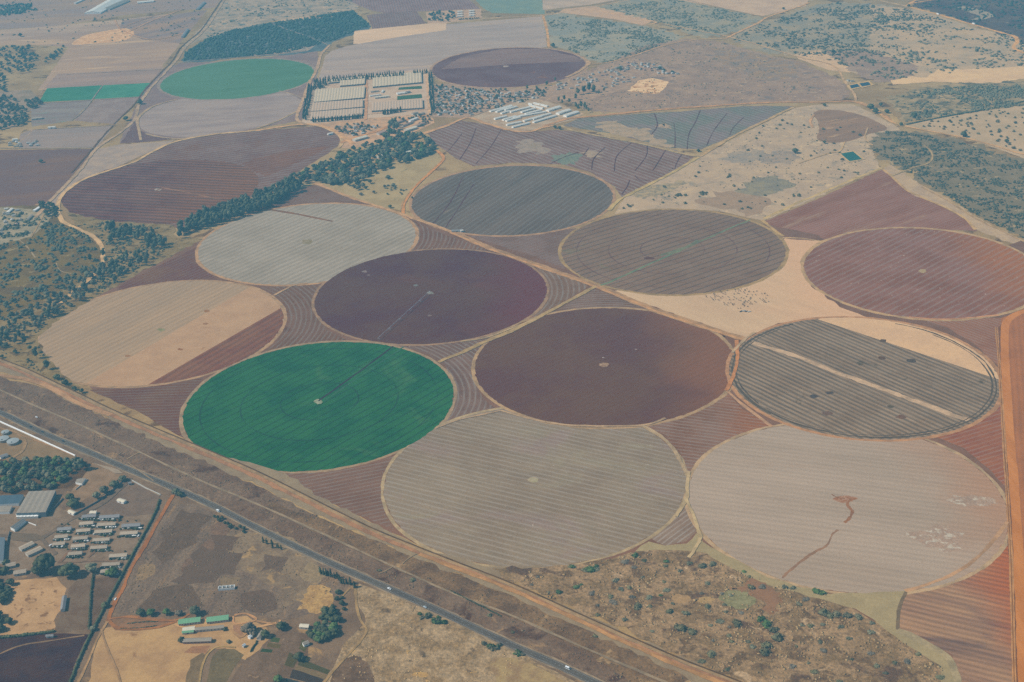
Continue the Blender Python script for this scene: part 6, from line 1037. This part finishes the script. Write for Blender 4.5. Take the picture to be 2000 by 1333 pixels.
e = empty("pivot_irrigator", A_[0], A_[1], ang); setp(e, "long thin centre pivot irrigation boom lying across the dark purple circle", "irrigation machine")
tubes("pivot_stand", [((-1, -1, 0), (0, 0, 4), .12), ((1, -1, 0), (0, 0, 4), .12), ((-1, 1, 0), (0, 0, 4), .12), ((1, 1, 0), (0, 0, 4), .12)], steel, e)
nsp = 5
for k in range(nsp):
    x0 = Lp*k/nsp; x1 = Lp*(k+1)/nsp; s = [((x0, 0, 4), (x1, 0, 4), .2)]
    for j in range(6):
        xa = x0+(x1-x0)*j/6; xb = x0+(x1-x0)*(j+1)/6; s += [((xa, -.8, 3.1), (xb, -.8, 3.1), .07), ((xa, .8, 3.1), (xb, .8, 3.1), .1), ((xa, 0, 4), ((xa+xb)/2, .8, 3.1), .08)]
    tubes("span", s, steel, e); t = tubes("tower", [((x1, -2.2, .6), (x1, 0, 4), .14), ((x1, 2.2, .6), (x1, 0, 4), .14), ((x1, -2.2, .6), (x1, 2.2, .6), .12)], steel, e)
    for sy in (-2.2, 2.2): tubes("wheel", [((x1-.0, sy-.2, .62), (x1, sy+.2, .62), .62)], DK, t)
# ---------- vehicles ----------
def vehicle(label, p, q, kind, paint, cat=None, fwd=1):
    """p, q: photo spots of rear and front; each has a body, a glazed cabin and four wheels"""
    a = G(*p); b_ = G(*q); rz = math.atan2(b_.y-a.y, b_.x-a.x); c = (a+b_)/2
    e = empty(kind, c.x, c.y, rz, max(.3, zat(c.x, c.y)-0.25)); setp(e, label, cat or kind.split("_")[-1])
    L, W, H, cab = dict(car=(4.6, 1.9, 1.5, (-.3, .5)), pickup_truck=(5.4, 2.0, 1.8, (-.05, .5)), minibus=(6.4, 2.3, 2.4, (-.95, .8)), lorry=(13, 2.6, 3.8, (.72, .98)))[kind]
    hl = L/2; b0 = 0.35; b1 = 0.95 if kind != "lorry" else 1.2
    prof = [(-hl, b0), (hl, b0), (hl, b1*.85), (hl*.85, b1), (-hl, b1)]
    V = [(x, s*W/2, z) for s in (-1, 1) for x, z in prof]; n = len(prof); F = [tuple(range(n-1, -1, -1)), tuple(range(n, 2*n))]+[(i, (i+1) % n, n+(i+1) % n, n+i) for i in range(n)]
    link("body", mesh("body", V, F), paint, e)
    x0, x1 = cab[0]*hl, cab[1]*hl; t = 0.28; prof = [(x0, b1), (x1, b1), (x1-t*1.4, H-.12), (x0+t, H-.12)]
    V = [(x, s*(W/2-.08), z) for s in (-1, 1) for x, z in prof]; link("windows", mesh("windows", V, [(3, 2, 1, 0), (4, 5, 6, 7), (0, 1, 5, 4), (1, 2, 6, 5), (2, 3, 7, 6), (3, 0, 4, 7)]), DK, e)
    link("cabin_roof", box_mesh("cabin_roof", x0+t-.05, x1-t*1.4+.05, -W/2+.05, W/2-.05, H-.14, H), paint, e)
    if kind == "lorry": link("cargo_box", box_mesh("cargo_box", -hl, hl*.68, -W/2, W/2, b1+.02, H), WHITE, e)
    for sx in (-.62, .62):
        for sy in (-1, 1): tubes("wheel", [((sx*hl, sy*(W/2-.25), .38), (sx*hl, sy*(W/2+.02), .38), .38)], DK, e)
wp = flat_mat("white_paint", (0.82, 0.82, 0.8), 0.03, rough=0.35, spec=0.5); dp = flat_mat("dark_paint", (0.03, 0.035, 0.05), 0.05, rough=0.3, spec=0.5); sp = flat_mat("silver_paint", (0.45, 0.5, 0.52), 0.05, rough=0.3, spec=0.5)
vehicle("white pickup on the asphalt road nearest the bottom edge", (1104, 1305), (1113, 1309), "minibus", wp, "minibus"); vehicle("white car on the asphalt road right of the conifer row", (757, 1150), (764, 1153), "pickup_truck", wp, "pickup"); vehicle("silver car between the two white vehicles on the asphalt road", (827, 1186), (833, 1189), "car", sp); vehicle("white truck on the asphalt road near the start of the red lane", (422, 998), (430, 1002), "minibus", wp, "truck")
vehicle("first dark car from the left on the asphalt road", (58, 834), (62, 836), "car", dp); vehicle("second dark car from the left on the asphalt road", (81, 844), (85, 846), "car", dp); vehicle("third dark car on the asphalt road, nearest the tall tree", (121, 862), (125, 864), "car", dp); vehicle("light car parked on the red lane above the school", (224, 1174), (227, 1170), "car", wp); vehicle("white car parked in the housing estate left column", (97, 1068), (101, 1065), "car", wp)
vehicle("left white lorry on the far right earth road", (1829, 28), (1835, 30), "lorry", wp); vehicle("right white lorry on the far right earth road", (1899, 47), (1905, 49), "lorry", wp); vehicle("small white vehicle left of the mid track near the top of the verge", (70, 816), (73, 817), "car", wp)
# ---------- cattle and their feed wagon ----------
def cow_mesh():
    sec = [(1.35, 1.12, .07, .09), (1.18, 1.18, .13, .17), (1.0, 1.25, .15, .2), (.8, 1.2, .17, .25), (.55, 1.05, .28, .40), (.2, .98, .34, .42), (-.3, .95, .38, .42), (-.75, 1.0, .34, .38), (-1.0, 1.02, .2, .25), (-1.06, 1.0, .05, .08)]; V = []; F = []; k = 8
    for x, z, w, h in sec: V += [(x, w*math.cos(2*math.pi*i/k), z+h*math.sin(2*math.pi*i/k)) for i in range(k)]
    for s in range(len(sec)-1): F += [(s*k+i, s*k+(i+1) % k, (s+1)*k+(i+1) % k, (s+1)*k+i) for i in range(k)]
    def chain(pts, rs):
        for (a, b_), (ra, rb) in zip(zip(pts, pts[1:]), zip(rs, rs[1:])):
            n = len(V)
            for c, r in ((a, ra), (b_, rb)): V.extend([(c[0]+r*math.cos(i*1.0472), c[1]+r*math.sin(i*1.0472), c[2]) for i in range(6)])
            F.extend([(n+i, n+(i+1) % 6, n+6+(i+1) % 6, n+6+i) for i in range(6)])
    for sy in (-.22, .22):
        chain([(.5, sy, .95), (.52, sy, .42), (.5, sy, 0)], (.15, .08, .06)); chain([(-.75, sy, .95), (-.92, sy, .48), (-.82, sy, 0)], (.2, .08, .06)); chain([(1.12, sy*.7, 1.42), (1.1, sy*1.1, 1.6)], (.05, .02))
    chain([(-1.08, 0, 1.2), (-1.12, 0, .5)], (.05, .03)); return mesh("cow", V, F)
cm = cow_mesh(); cmats = [flat_mat("dark_hide", (0.05, 0.035, 0.03), .2), flat_mat("brown_hide", (0.13, 0.06, 0.035), .2), flat_mat("grey_hide", (0.09, 0.08, 0.075), .2)]; cmes = []
for m_ in cmats: q = cm.copy(); q.materials.append(m_); cmes.append(q)
for p in scatter([(1372, 580), (1400, 572), (1450, 562), (1500, 575), (1502, 592), (1470, 598), (1440, 606), (1410, 596)], 95, 3.0):
    o = link("cow", rnd.choice(cmes), loc=(p[0], p[1], zat(*p)), rz=rnd.uniform(0, 6.28)); o.scale = (1.25,)*3; setp(o, "dark grazing cow in the herd on the tan pasture", "cow", "cattle herd")
for k in range(4): x, y = G2((1448+k*5+rnd.uniform(-1, 1), 609+rnd.uniform(-1.5, 1.5))); setp(link("hay_feeder", box_mesh("hay_feeder", -3, 3, -1, 1, 0, 1.3), WALL if k % 2 else DK, loc=(x, y, zat(x, y)), rz=rnd.uniform(-.5, .8)), "small feeder in the knot at the lower side of the cattle herd", "feeder", "feeders by the herd")

plant_all()
haze_box()
